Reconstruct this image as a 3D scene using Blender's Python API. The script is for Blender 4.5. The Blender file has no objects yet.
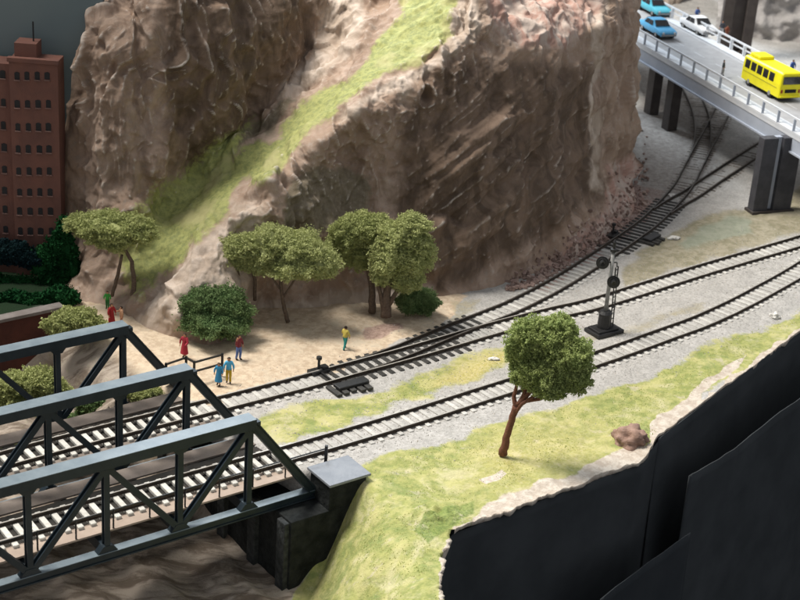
import bpy, bmesh, math, random
import numpy as np
from mathutils import Vector, Matrix, noise as mnoise
rnd = random.Random(7); rng = np.random.default_rng(7)
sc = bpy.context.scene; COL = sc.collection
# ------------------------------------------------------------------ survey: the camera and ground points
F, PIT, ROL, H = 1550., math.radians(24), math.radians(4.17), 49.3
_c, _s, _ca, _sa = math.cos(PIT), math.sin(PIT), math.cos(ROL), math.sin(ROL)
fw = Vector((0, _c, -_s)); r0 = Vector((1, 0, 0)); u0 = Vector((0, _s, _c))
rt = r0*_ca + u0*_sa; up = -r0*_sa + u0*_ca
def ray(x, y): return fw + rt*((x-400)/F) + up*((300-y)/F)
def g(x, y, z=0.):
    d = ray(x, y); t = (z-H)/d.z
    return Vector((d.x*t, d.y*t, z))
def atY(x, y, Y):
    d = ray(x, y); t = Y/d.y
    return Vector((d.x*t, Y, H+d.z*t))
def pj(X, Y, Z):
    X, Y, Z = np.asarray(X, float), np.asarray(Y, float), np.asarray(Z, float)-H
    c = X*fw.x+Y*fw.y+Z*fw.z
    return 400+F*(X*rt.x+Y*rt.y+Z*rt.z)/c, 300-F*(X*up.x+Y*up.y+Z*up.z)/c
cam = bpy.data.cameras.new('camera'); co = bpy.data.objects.new('camera', cam); COL.objects.link(co)
cam.sensor_width = 36; cam.lens = 36*F/800; cam.clip_end = 2000; cam.clip_start = 1
m = Matrix((rt, up, -fw)).transposed().to_4x4(); m.translation = Vector((0, 0, H)); co.matrix_world = m
cam.dof.use_dof = True; cam.dof.focus_distance = 102; cam.dof.aperture_fstop = 0.28
cam.dof.aperture_fstop = 0.30
sc.camera = co
# ------------------------------------------------------------------ noise (numpy)
_perm = rng.permutation(256); _perm = np.concatenate([_perm, _perm, _perm])
_val = rng.random(256)*2-1
def vnoise(x, y, z):
    xi, yi, zi = np.floor(x).astype(int), np.floor(y).astype(int), np.floor(z).astype(int)
    xf, yf, zf = x-xi, y-yi, z-zi
    sx, sy, sz = [t*t*t*(t*(t*6-15)+10) for t in (xf, yf, zf)]
    xi &= 255; yi &= 255; zi &= 255
    def h(a, b, c): return _val[_perm[_perm[_perm[(xi+a) & 255]+((yi+b) & 255)]+((zi+c) & 255)]]
    def l(a, b, t): return a+(b-a)*t
    return l(l(l(h(0,0,0), h(1,0,0), sx), l(h(0,1,0), h(1,1,0), sx), sy),
             l(l(h(0,0,1), h(1,0,1), sx), l(h(0,1,1), h(1,1,1), sx), sy), sz)
def fbm(x, y, z, o=4, ridge=False):
    s = 0; a = 1.; t = 0
    for k in range(o):
        n = vnoise(x*2**k+17*k, y*2**k+5*k, z*2**k+9*k)
        if ridge: n = 1-2*np.abs(n)
        s = s+a*n; t += a; a *= .5
    return s/t
def inpoly(px, py, poly):
    r = np.zeros(px.shape, bool); n = len(poly)
    for i in range(n):
        x1, y1 = poly[i]; x2, y2 = poly[(i+1) % n]
        if y1 == y2: continue
        c = ((y1 > py) != (y2 > py)) & (px < (x2-x1)*(py-y1)/(y2-y1)+x1)
        r ^= c
    return r
def pdist(px, py, poly, closed=True):
    d = np.full(px.shape, 1e9); n = len(poly)
    for i in range(n if closed else n-1):
        x1, y1 = poly[i]; x2, y2 = poly[(i+1) % n]
        dx, dy = x2-x1, y2-y1; L = dx*dx+dy*dy+1e-9
        t = np.clip(((px-x1)*dx+(py-y1)*dy)/L, 0, 1)
        d = np.minimum(d, np.hypot(px-x1-t*dx, py-y1-t*dy))
    return d
def mask(px, py, poly, soft):
    d = pdist(px, py, poly)*np.where(inpoly(px, py, poly), 1, -1)
    return np.clip(.5+d/soft/2, 0, 1)
def sstep(a, b, x):
    t = np.clip((x-a)/(b-a), 0, 1); return t*t*(3-2*t)
# ------------------------------------------------------------------ materials
def srgb(r, g_, b): return tuple((c/255/12.92 if c < 10 else ((c/255+.055)/1.055)**2.4) for c in (r, g_, b))
def nodes(name):
    m_ = bpy.data.materials.new(name); m_.use_nodes = True
    return m_, m_.node_tree.nodes, m_.node_tree.links, m_.node_tree.nodes['Principled BSDF']
def mat(name, c1, c2=None, scale=2., rough=.7, bump=0., bscale=8., metal=0., spec=.3, detail=5, rand=0.):
    m_, N, L, b = nodes(name)
    b.inputs['Roughness'].default_value = rough; b.inputs['Metallic'].default_value = metal
    b.inputs['Specular IOR Level'].default_value = spec
    tc = N.new('ShaderNodeTexCoord')
    c2 = c2 or tuple(v*.75 for v in c1)
    n = N.new('ShaderNodeTexNoise'); n.inputs['Scale'].default_value = scale; n.inputs['Detail'].default_value = detail
    n.inputs['Roughness'].default_value = .6
    L.new(tc.outputs['Object'], n.inputs['Vector'])
    r = N.new('ShaderNodeValToRGB'); r.color_ramp.elements[0].position = .35; r.color_ramp.elements[1].position = .65
    r.color_ramp.elements[0].color = (*c1, 1); r.color_ramp.elements[1].color = (*c2, 1)
    L.new(n.outputs['Fac'], r.inputs['Fac']); out = r.outputs['Color']
    if rand:
        oi = N.new('ShaderNodeObjectInfo'); mr = N.new('ShaderNodeMapRange')
        mr.inputs['To Min'].default_value = 1-rand; mr.inputs['To Max'].default_value = 1+rand
        L.new(oi.outputs['Random'], mr.inputs['Value'])
        hs = N.new('ShaderNodeHueSaturation'); L.new(mr.outputs[0], hs.inputs['Value']); L.new(out, hs.inputs['Color']); out = hs.outputs['Color']
    L.new(out, b.inputs['Base Color'])
    if bump:
        n2 = N.new('ShaderNodeTexNoise'); n2.inputs['Scale'].default_value = bscale; n2.inputs['Detail'].default_value = 6
        L.new(tc.outputs['Object'], n2.inputs['Vector'])
        bp = N.new('ShaderNodeBump'); bp.inputs['Strength'].default_value = bump; bp.inputs['Distance'].default_value = .2
        L.new(n2.outputs['Fac'], bp.inputs['Height']); L.new(bp.outputs[0], b.inputs['Normal'])
    return m_
def translucent(m_, f=.4):
    N, L = m_.node_tree.nodes, m_.node_tree.links; b = N['Principled BSDF']; o = [n for n in N if n.type == 'OUTPUT_MATERIAL'][0]
    tr = N.new('ShaderNodeBsdfTranslucent'); mx = N.new('ShaderNodeMixShader'); mx.inputs[0].default_value = f
    L.new(b.inputs['Base Color'].links[0].from_socket, tr.inputs['Color']); L.new(b.outputs[0], mx.inputs[1]); L.new(tr.outputs[0], mx.inputs[2]); L.new(mx.outputs[0], o.inputs['Surface'])
M = {}
M['steel'] = mat('bridge_paint', (.012,.021,.029), (.022,.033,.042), .9, .4, .04, 6, spec=.28)
M['sheen'] = mat('top_sheen_paint', (.135,.175,.205), (.19,.235,.265), .8, .4, .04, 6, spec=.4)  # lamp sheen on upward chord faces, painted as a lighter grey-blue
M['chordtop'] = M['steel']
M['rail'] = mat('rail_side', (.035,.028,.022), (.07,.052,.038), 3, .6)
M['railtop'] = mat('rail_head', (.50,.48,.44), (.32,.30,.27), .8, .35, metal=.2)
M['railtopd'] = mat('rail_head_dull', (.16,.15,.14), (.07,.06,.05), .8, .4)
M['tie'] = mat('tie_weathered_glare', (.66,.65,.60), (.52,.51,.47), 3, .7, .3, 14, rand=.1)  # weathered grey, with the glare on the bridge ties painted in
M['tie2'] = mat('tie_dusty', (.55,.54,.505), (.42,.41,.38), 2, .85, .3, 14, rand=.18)
M['tie_d'] = mat('tie_black', (.03,.03,.03), (.06,.057,.05), 3, .6, .2, 10, rand=.2)
M['tie_b'] = mat('tie_brown', (.11,.09,.075), (.19,.165,.14), 1.2, .8, .2, 10, rand=.3)
M['black'] = mat('black_paint', (.012,.012,.013), (.02,.02,.02), 4, .45, spec=.5)
M['deckb'] = mat('bridge_deck', (.02,.02,.018), (.035,.03,.025), 2, .8)
M['walk'] = mat('walkway_board', (.42,.34,.28), (.34,.27,.22), .8, .7, .1)
M['walk2'] = mat('walkway_weathered', (.23,.195,.17), (.15,.125,.105), .5, .7, .1)
M['stone'] = mat('abutment_stone', (.010,.012,.012), (.028,.031,.031), 1.2, .85, .6, 3, spec=.15)
M['cap'] = mat('abutment_cap', (.20,.22,.25), (.25,.27,.30), 1., .5, .1, 5)
M['foam'] = mat('foliage', (.34,.38,.15), (.46,.49,.22), 1.6, .9, spec=.1)
M['foam_b'] = mat('foliage_light', (.40,.44,.19), (.52,.55,.26), 1.6, .9, spec=.1)
M['foam_d'] = mat('foliage_dark', (.12,.20,.08), (.22,.30,.13), 1.3, .9, spec=.1)
M['foam_f'] = mat('foliage_front', (.29,.36,.13), (.42,.48,.19), 1.2, .9, spec=.1)
M['foam_p'] = mat('foliage_painted', (.008,.045,.016), (.015,.07,.022), .5, .95, spec=.05)
M['foam_n'] = mat('foliage_navy', (.008,.02,.028), (.012,.03,.03), .5, .95, spec=.05)
for k_ in ('foam', 'foam_b', 'foam_d', 'foam_f'): translucent(M[k_], .32)
M['bark'] = mat('bark', (.10,.07,.05), (.16,.12,.09), 6, .85, .4, 14)
M['bark_r'] = mat('bark_red', (.20,.085,.05), (.13,.055,.035), 5, .8, .4, 14)
M['road'] = mat('road_surface', (.30,.30,.305), (.36,.36,.365), .8, .75, .05)
M['conc'] = mat('deck_concrete', (.66,.68,.70), (.58,.61,.65), .6, .6, .05)
M['girder'] = mat('girder_paint', (.36,.40,.47), (.42,.46,.53), .5, .6, .05)
M['pier'] = mat('pier_paint', (.045,.046,.054), (.075,.076,.085), .8, .6, .15, 3)
M['pier_d'] = mat('pier_dark', (.045,.037,.035), (.07,.06,.055), .8, .7, .15, 3)
M['line'] = mat('lane_paint', (.55,.56,.58), (.42,.43,.45), 2, .7)
M['brick'] = mat('brick_facade', (.175,.080,.060), (.135,.066,.053), .6, .85, .1)
M['bwin'] = mat('facade_window', (.012,.012,.014), (.02,.02,.022), 1, .6)
M['bsill'] = mat('facade_sill', (.17,.10,.085), None, 1, .8)
M['brickw'] = mat('red_wall', (.085,.028,.020), (.055,.020,.015), .7, .85, .3, 4)
M['coping'] = mat('wall_coping', (.22,.20,.19), (.16,.14,.13), 1, .8)
M['fabric'] = mat('black_fabric', (.028,.033,.038), (.038,.043,.048), .25, .95, .05, 20, spec=.15)
M['fabric2'] = mat('black_fabric_soft', (.038,.043,.047), (.054,.060,.065), .25, .95, .05, 20, spec=.15)
M['signal'] = mat('signal_mast', (.30,.30,.29), (.20,.20,.19), 3, .5)
M['glassd'] = mat('dark_glass', (.02,.02,.022), None, 1, .15, spec=.6)
M['tyre'] = mat('tyre', (.015,.015,.015), None, 1, .8)
M['hub'] = mat('hub', (.3,.3,.3), None, 1, .4)
def paint(n, r, g_, b, rough=.45): 
    c = srgb(r, g_, b); return mat(n, c, tuple(v*.9 for v in c), 1.5, rough)
M['skin'] = paint('skin', 190, 140, 110)
def clothmat(name, c):
    k = 'cloth_'+name
    if k not in M: M[k] = paint(k, *c, rough=.7)
    return M[k]
# ------------------------------------------------------------------ object helpers
def link(name, me, parent=None):
    o = bpy.data.objects.new(name, me); COL.objects.link(o)
    if parent: o.parent = parent
    return o
def tag(o, label=None, cat=None, group=None, kind=None):
    for k, v in (('label', label), ('category', cat), ('group', group), ('kind', kind)):
        if v: o[k] = v
    return o
def empty(name, loc=(0, 0, 0), rz=0):
    o = link(name, None); o.location = loc; o.rotation_euler.z = rz; o.empty_display_size = .3
    return o
class MB:
    def __init__(s): s.v = []; s.f = []; s.m = []
    def add(s, vs, fs, mi=0):
        n = len(s.v); s.v += [tuple(v) for v in vs]; s.f += [tuple(i+n for i in f) for f in fs]; s.m += [mi]*len(fs)
    def box(s, c, d, rz=0, mi=0, mx=None):
        vs = []
        for k in range(8):
            p = Vector(((k & 1)-.5, ((k >> 1) & 1)-.5, ((k >> 2) & 1)-.5)); p = Vector((p.x*d[0], p.y*d[1], p.z*d[2]))
            if mx: p = mx @ p
            elif rz: p = Matrix.Rotation(rz, 3, 'Z') @ p
            vs.append(p+Vector(c))
        s.add(vs, [(0,2,3,1),(4,5,7,6),(0,1,5,4),(2,6,7,3),(0,4,6,2),(1,3,7,5)], mi)
    def bar(s, a, b, w, h, upv=(0, 0, 1), mi=0):
        a, b = Vector(a), Vector(b); d = (b-a); L = d.length; d.normalize()
        x = d.cross(Vector(upv)); 
        if x.length < 1e-4: x = d.cross(Vector((1, 0, 0)))
        x.normalize(); y = x.cross(d)
        mx = Matrix((x, d, y)).transposed(); s.box((a+b)/2, (w, L, h), mx=mx, mi=mi)
    def tube(s, pts, rad, n=8, mi=0, cap=True):
        pts = [Vector(p) for p in pts]; rad = rad if isinstance(rad, (list, tuple)) else [rad]*len(pts)
        rings = []
        for i, p in enumerate(pts):
            d = (pts[min(i+1, len(pts)-1)]-pts[max(i-1, 0)]).normalized()
            x = d.orthogonal().normalized() if i == 0 else (px_-d*px_.dot(d)).normalized()
            px_ = x; y = d.cross(x)
            rings.append([p+(x*math.cos(2*math.pi*k/n)+y*math.sin(2*math.pi*k/n))*rad[i] for k in range(n)])
        vs = [v for r in rings for v in r]; fs = []
        for i in range(len(pts)-1):
            for k in range(n): fs.append((i*n+k, i*n+(k+1) % n, (i+1)*n+(k+1) % n, (i+1)*n+k))
        if cap: fs += [tuple(range(n))[::-1], tuple(range((len(pts)-1)*n, len(pts)*n))]
        s.add(vs, fs, mi)
    def prism(s, poly, z0, z1, mi=0, mx=None):
        n = len(poly); vs = [Vector((p[0], p[1], z0)) for p in poly]+[Vector((p[0], p[1], z1)) for p in poly]
        if mx: vs = [mx @ v for v in vs]
        s.add(vs, [tuple(range(n))[::-1], tuple(range(n, 2*n))]+[(i, (i+1) % n, n+(i+1) % n, n+i) for i in range(n)], mi)
    def mesh(s, name, mats, smooth=False):
        me = bpy.data.meshes.new(name); me.from_pydata(s.v, [], s.f)
        for m_ in (mats if isinstance(mats, (list, tuple)) else [mats]): me.materials.append(m_)
        me.polygons.foreach_set('material_index', s.m)
        if smooth: me.polygons.foreach_set('use_smooth', [True]*len(s.f))
        me.update(); return me
    def build(s, name, mats, parent=None, smooth=False, bevel=0):
        o = link(name, s.mesh(name, mats, smooth), parent)
        if bevel:
            b = o.modifiers.new('bevel', 'BEVEL'); b.width = bevel; b.segments = 2; b.limit_method = 'ANGLE'
        return o
def npmesh(name, V, Fq, mats, smooth=True):
    me = bpy.data.meshes.new(name); V = np.asarray(V, np.float32); Fq = np.asarray(Fq, np.int32)
    k = Fq.shape[1]
    me.vertices.add(len(V)); me.vertices.foreach_set('co', V.ravel())
    me.loops.add(Fq.size); me.loops.foreach_set('vertex_index', Fq.ravel())
    me.polygons.add(len(Fq)); me.polygons.foreach_set('loop_start', np.arange(0, Fq.size, k, dtype=np.int32))
    me.polygons.foreach_set('use_smooth', np.full(len(Fq), smooth))
    for m_ in (mats if isinstance(mats, (list, tuple)) else [mats]): me.materials.append(m_)
    me.update(calc_edges=True); me.validate(); return me
def gridfaces(nr, nc):
    i = np.arange(nr*nc).reshape(nr, nc)
    return np.stack([i[:-1, :-1], i[:-1, 1:], i[1:, 1:], i[1:, :-1]], -1).reshape(-1, 4)
def fattr(me, name, a):
    at = me.attributes.new(name, 'FLOAT', 'POINT'); at.data.foreach_set('value', np.asarray(a, np.float32).ravel())
# ------------------------------------------------------------------ light
w = bpy.data.worlds.new('World'); sc.world = w; w.use_nodes = True
w.node_tree.nodes['Background'].inputs[0].default_value = (.93, .95, 1., 1); w.node_tree.nodes['Background'].inputs[1].default_value = .37
def area(name, loc, aim, size, power, col):
    l = bpy.data.lights.new(name, 'AREA'); l.shape = 'DISK'; l.size = size; l.energy = power; l.color = col
    o = link(name, l); o.location = loc; o.rotation_euler = (Vector(aim)-Vector(loc)).to_track_quat('-Z', 'Y').to_euler()
area('ceiling_lamp', (-105, 128, 215), (5, 100, 0), 88, 8.7e5, (1., .945, .87))
area('back_sheen_light', (-115, 400, 210), (-5, 90, 0), 150, 1.35e6, (.80, .90, 1.))  # unseen lamp added behind the layout for sheen on upward faces
area('fill_light', (90, 60, 230), (5, 100, 0), 120, 2.5e4, (.92, .96, 1.))  # weak overhead fill, an added lamp out of view
sc.view_settings.view_transform = 'Standard'; sc.view_settings.look = 'None'; sc.view_settings.exposure = .14
# ------------------------------------------------------------------ bridge frame of reference
BA = math.radians(37.3); bd = Vector((math.cos(BA), math.sin(BA), 0)); bn = Vector((-bd.y, bd.x, 0))
B0 = g(247, 512, -1.2); B0.z = 0                      # truss nearest the camera, hip post
def bp(s_, t_, z_): return B0+bd*s_+bn*t_+Vector((0, 0, z_))
PAN = 4.65; ZB, ZT = -1.2, 5.0; SP = 7.5
def sh(px, py, z_):
    v = g(px, py, z_)-B0; return v.x*bd.x+v.y*bd.y
HIP = [0.0, sh(186, 371, ZT), sh(125, 330, ZT)]
END = [h+PAN-.05 for h in HIP]
# ------------------------------------------------------------------ terrain
EDGE = [(-90, 30), (3.1, 40), (3.45, 71), (3.62, 75), (4.2, 78.1), (9.5, 82.6), (16.3, 88.1), (18.1, 92.1), (31.3, 110.6), (60, 150), (90, 192)]
ex = [e[0] for e in EDGE]; ey = [e[1] for e in EDGE]
RAV = [g(*q) for q in [(-260, 300), (-40, 322), (60, 306), (100, 322), (140, 352), (172, 382), (205, 398)]]
# abutment face in bridge coordinates: s = AF; ravine is at s < AF on the bridge, bank slopes either side
AF = END[0]-2.6
AW = 9.2
bank = [(p.x, p.y) for p in RAV]
q1 = bp(END[2]-1.6, 18.5, 0); q2 = bp(END[2]-1.6, 16.5, 0); q3 = bp(AF+2.6, .9, 0); q4 = bp(AF+5.0, .9, 0); q5 = bp(AF+5.5, -1.9, 0)
gr = [g(383, 492), g(404, 520), g(428, 560), g(440, 640)]
rav_poly = bank[:-1]+[(q2.x, q2.y), (q3.x, q3.y), (q4.x, q4.y), (q5.x, q5.y)]+[(p.x, p.y) for p in gr]+[(0, 30), (-120, 30), (-120, 110)]
def tz(X, Y):
    ins = inpoly(X, Y, rav_poly); d = pdist(X, Y, rav_poly)
    dd = np.where(ins, d, -d)
    s_ = (X-B0.x)*bd.x+(Y-B0.y)*bd.y; t_ = (X-B0.x)*bn.x+(Y-B0.y)*bn.y
    wd = np.where((t_ > -1.4) & (t_ < 17), 2., np.where(t_ < -1.2, 3.0+np.minimum(5.5, (-1.2-t_)*.75), np.where(X < -25, 2., 8.5)))+vnoise(X*.3, Y*.3, X*0)*.8
    wd = np.maximum(wd, 1.8)
    dep = -6.3*sstep(0, 1, dd/wd)-1.2*sstep(3, 22, dd)
    n = fbm(X*.22, Y*.22, X*0, 4)*.16+fbm(X*1.3, Y*1.3, X*0+3, 3)*.05
    n = n+.30*np.exp(-((X-3.0)**2/3.+(Y-79.6)**2/1.6))*(1+fbm(X*3, Y*3, X*0, 3))
    ter = np.where(ins, fbm(s_*.45, t_*.08, X*0+4, 3)*.7*sstep(1, 5, dd)+fbm(X*.7, Y*.7, X*0+8, 3)*.10*sstep(0, 3, dd), 0)
    return dep+n*1.2-.12+ter
TR = {}
TR['A'] = [(-200,600),(-60,552),(0,535.5),(100,508),(200,480),(300,452),(400,422.5),(510,387.5),(600,359),(667,335),(700,323),(735,307),(765,291),(800,271),(850,238)]
TR['B'] = [(-200,516),(-60,479),(0,462.5),(85,439.5),(222,405),(300,385),(350,371),(400,357.5),(450,343),(505,327),(560,313),(600,303.5),(700,272),(800,242.5),(860,224)]
TR['C'] = [(352,370.2),(376,362.3),(400,353.6),(440,337),(480,321),(517,306),(560,283.5),(600,258),(635,234),(656,217),(681,190),(692,170),(702,150),(710,136),(720,116),(729,97),(738,78)]
TR['E'] = [(696,163),(701,148),(703,130),(700,112),(692,94),(681,76),(668,60)]
TR['D'] = [(662,212.5),(675,204),(692,194.5),(713,180),(762,148),(800,124),(840,99)]
def curve(pts, step=.5):
    P_ = [g(*p) for p in pts]; P_ = [2*P_[0]-P_[1]]+P_+[2*P_[-1]-P_[-2]]; out = []
    for i in range(1, len(P_)-2):
        a, b, c, d = P_[i-1:i+3]; n = max(4, int((c-b).length/.4))
        for k in range(n):
            t = k/n
            out.append(.5*((2*b)+(c-a)*t+(2*a-5*b+4*c-d)*t*t+(3*b-a-3*c+d)*t**3))
    out.append(P_[-2].copy())
    for _ in range(6): out = [out[0]]+[(out[i-1]+out[i]*2+out[i+1])/4 for i in range(1, len(out)-1)]+[out[-1]]
    res = [out[0]]; acc = 0
    for i in range(1, len(out)):
        seg = (out[i]-out[i-1]).length
        while acc+seg >= step*len(res):
            t = (step*len(res)-acc)/seg; res.append(out[i-1].lerp(out[i], t))
        acc += seg
    return res
CV = {k: curve(v) for k, v in TR.items()}
def terrain():
    xs = np.concatenate([np.arange(-75, -30, .8), np.arange(-30, 4.1, .2), np.arange(4.2, 5, .14), np.arange(5, 45, .2), np.arange(45, 92, .8)])
    nr = 540; t = np.linspace(0, 1, nr)**1.45
    fy = np.where(xs < 4.15, 78.1, np.interp(xs, ex, ey))
    jag = fbm(xs*.9, xs*0, xs*0, 4)*.40+fbm(xs*3, xs*0, xs*0+2, 3)*.28
    fy = fy+jag*np.where(xs < 4.15, 0, np.where(xs < 20, sstep(4.15, 5, xs), .35))
    X = np.repeat(xs[None], nr, 0).copy(); Y = fy[None]+(235-fy[None])*t[:, None]
    def height(X, Y):
        Z = tz(X, Y)
        dA = np.minimum.reduce([pdist(X, Y, [(p.x, p.y) for p in CV[k][::4]], False) for k in CV])
        onb = ((X-B0.x)*bd.x+(Y-B0.y)*bd.y) < AF+3
        flat = (1-sstep(1.6, 3.5, dA))*~(inpoly(X, Y, rav_poly) | onb)
        return Z*(1-flat)+(-.07+fbm(X*2, Y*2, X*0, 3)*.03)*flat
    Z = height(X, Y)
    # skirt
    lip = np.stack([X[0], Y[0]+.02, Z[0]-.22-.6*np.abs(jag)], -1)[None]
    lip2 = np.stack([X[0], Y[0]+.5, Z[0]-.5-.5*np.abs(jag)], -1)[None]
    V = np.concatenate([lip2, lip, np.stack([X, Y, Z], -1)], 0); nc = len(xs)
    gf = gridfaces(nr+2, nc); left = xs < 4.15; bad = (gf[:, 0]//nc < 2) & (xs[gf[:, 0] % nc] < 4.1)
    gf = gf[~bad]
    # front patch left of the cut
    xl = xs[left]; ys = np.linspace(30, 78.1, 300); X2 = np.repeat(xl[None], len(ys), 0).copy(); Y2 = np.repeat(ys[:, None], len(xl), 1)
    ej = (fbm(ys*.9, ys*0, ys*0+5, 4)*.55+fbm(ys*3, ys*0, ys*0+7, 3)*.3)*sstep(78, 77, ys)+np.interp(ys, [30, 71, 75, 78.1], [-.6, -.6, -.5, 0])
    X2 += sstep(-2, 4.0, X2)*ej[:, None]
    Z2 = height(X2, Y2)
    sk = np.stack([X2[:, -1]-.25, Y2[:, -1], Z2[:, -1]-.9-.6*np.abs(ej)], -1)[:, None]
    V2 = np.concatenate([np.stack([X2, Y2, Z2], -1), sk], 1)
    g2 = gridfaces(V2.shape[0], V2.shape[1])+V.shape[0]*V.shape[1]
    V = np.concatenate([V.reshape(-1, 3), V2.reshape(-1, 3)])
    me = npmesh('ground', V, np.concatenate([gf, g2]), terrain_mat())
    px, py = pj(V[..., 0], V[..., 1], V[..., 2]*.0); VX, VY = V[..., 0], V[..., 1]
    wob = fbm(VX*.35, VY*.35, VX*0+1, 3)*9; px2 = px+wob; py2 = py+wob*.5
    P_ = lambda poly, s: mask(px2, py2, poly, s)
    grass = np.maximum.reduce([
        P_([(262,440),(250,420),(300,404),(360,396),(400,388),(420,396),(360,418),(290,443)], 5),
        P_([(385,392),(430,368),(470,355),(512,345),(516,366),(430,395),(400,405)], 6)*.85,
        P_([(345,478),(400,452),(470,432),(520,418),(600,392),(650,374),(700,350),(770,322),(830,296),(830,322),(700,398),(655,440),(640,470),(470,560),(300,800),(280,660),(372,500)], 6)])
    rpx, rpy = pj(V[..., 0], V[..., 1], V[..., 2]); rpx = rpx+wob*.6
    grass = np.maximum(grass, mask(rpx, rpy, [(340,478),(376,472),(440,470),(470,540),(470,640),(250,690),(285,610),(315,560),(330,520)], 7)*1.3)
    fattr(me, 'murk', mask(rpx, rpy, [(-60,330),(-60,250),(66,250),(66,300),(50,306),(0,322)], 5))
    grass = np.maximum(grass, mask(rpx, rpy, [(50,330),(75,312),(100,320),(125,340),(120,400),(100,440),(10,440),(0,400)], 6)*.42)
    bare = np.maximum.reduce([
        P_([(478,520),(500,496),(560,474),(620,446),(642,438),(640,470),(480,532)], 5),
        P_([(650,440),(655,418),(690,393),(720,370),(745,352),(742,366),(705,395),(675,425),(662,440)], 3.5),
        P_([(480,480),(505,468),(510,474),(490,486)], 3)*.8,
        np.where(VX > 2.4, 1-sstep(.2, 1.5, pdist(VX, VY, EDGE, False)*2.8+fbm(VX, VY, VX*0, 2)*1.1), 0)])
    dry = np.maximum.reduce([
        P_([(618,272),(640,252),(665,238),(700,212),(760,205),(830,168),(830,224),(760,244),(700,262),(640,285),(622,285)], 7),
        P_([(560,340),(600,330),(640,318),(690,302),(722,300),(700,312),(640,330),(585,348)], 4)*.55,
        P_([(440,322),(452,300),(485,298),(476,310),(450,322)], 4)*.6])
    teal = P_([(682,245),(700,226),(728,213),(750,216),(748,230),(718,242),(692,252)], 6)
    yel = np.maximum(P_([(440,386),(450,368),(500,352),(515,352),(510,366),(470,382)], 6), P_([(470,490),(480,440),(560,420),(600,430),(600,460),(520,490)], 25)*.6)
    sand = P_([(50,296),(100,345),(150,396),(205,403),(300,377),(345,365),(400,342),(430,330),(450,312),(470,296),(430,280),(250,270),(140,290)], 6)
    pinkb = np.maximum(P_([(535,288),(560,258),(600,228),(632,180),(665,190),(650,215),(610,246),(572,272),(545,290)], 6), P_([(360,340),(365,325),(400,318),(410,328),(385,340)], 4)*.7)
    under = P_([(640,200),(640,60),(700,60),(730,110),(715,160),(690,185),(662,200)], 10)  # shade below the road bridge, painted into the ground colour
    rav = np.where(inpoly(VX, VY, rav_poly), sstep(0, 2.5, pdist(VX, VY, rav_poly)), 0)
    fattr(me, 'mound', P_([(415,530),(418,515),(450,505),(480,502),(478,514),(450,528),(430,545)], 6))
    for k, a in dict(grass=grass, bare=bare, dry=dry, teal=teal, yel=yel, sand=sand, pinkb=pinkb, under=under, rav=rav).items():
        fattr(me, k, a)
    o = link('ground', me); tag(o, 'plaster model landscape with sand plaza, grey ballast and painted grass', kind='structure')
    del o['label']
    return o
class TB:                                              # tiny shader-graph helper
    def __init__(s, name):
        s.m, s.N, s.L, s.b = nodes(name); s.tc = s.N.new('ShaderNodeTexCoord')
    def noise(s, scale, detail=5, rough=.6, dist=0., st=None):
        n = s.N.new('ShaderNodeTexNoise'); n.inputs['Scale'].default_value = scale; n.inputs['Detail'].default_value = detail
        n.inputs['Roughness'].default_value = rough; n.inputs['Distortion'].default_value = dist
        if st:
            mp = s.N.new('ShaderNodeMapping'); mp.inputs['Scale'].default_value = st[:3]; mp.inputs['Rotation'].default_value = st[3:]
            s.L.new(s.tc.outputs['Object'], mp.inputs['Vector']); s.L.new(mp.outputs[0], n.inputs['Vector'])
        else: s.L.new(s.tc.outputs['Object'], n.inputs['Vector'])
        return n.outputs['Fac']
    def math(s, op, a, b=0., clamp=False):
        n = s.N.new('ShaderNodeMath'); n.operation = op; n.use_clamp = clamp
        for i, v in enumerate((a, b)):
            if isinstance(v, (int, float)): n.inputs[i].default_value = v
            else: s.L.new(v, n.inputs[i])
        return n.outputs[0]
    def attr(s, name):
        n = s.N.new('ShaderNodeAttribute'); n.attribute_name = name; return n.outputs['Fac']
    def ss(s, a, lo, hi):
        n = s.N.new('ShaderNodeMapRange'); n.interpolation_type = 'SMOOTHSTEP'
        n.inputs['From Min'].default_value = lo; n.inputs['From Max'].default_value = hi; s.L.new(a, n.inputs['Value']); return n.outputs[0]
    def mix(s, f, a, b):
        n = s.N.new('ShaderNodeMix'); n.data_type = 'RGBA'
        if isinstance(f, (int, float)): n.inputs[0].default_value = f
        else: s.L.new(f, n.inputs[0])
        for i, v in ((6, a), (7, b)):
            if isinstance(v, tuple): n.inputs[i].default_value = (*v, 1)
            else: s.L.new(v, n.inputs[i])
        return n.outputs[2]
    def soft(s, name, nz, amt=.7, lo=.42, hi=.62):
        return s.ss(s.math('ADD', s.attr(name), s.math('MULTIPLY', s.math('SUBTRACT', nz, .5), amt)), lo, hi)
    def bump(s, h, st, dist, prev=None):
        n = s.N.new('ShaderNodeBump'); n.inputs['Strength'].default_value = st; n.inputs['Distance'].default_value = dist
        s.L.new(h, n.inputs['Height'])
        if prev: s.L.new(prev, n.inputs['Normal'])
        return n.outputs[0]
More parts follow.
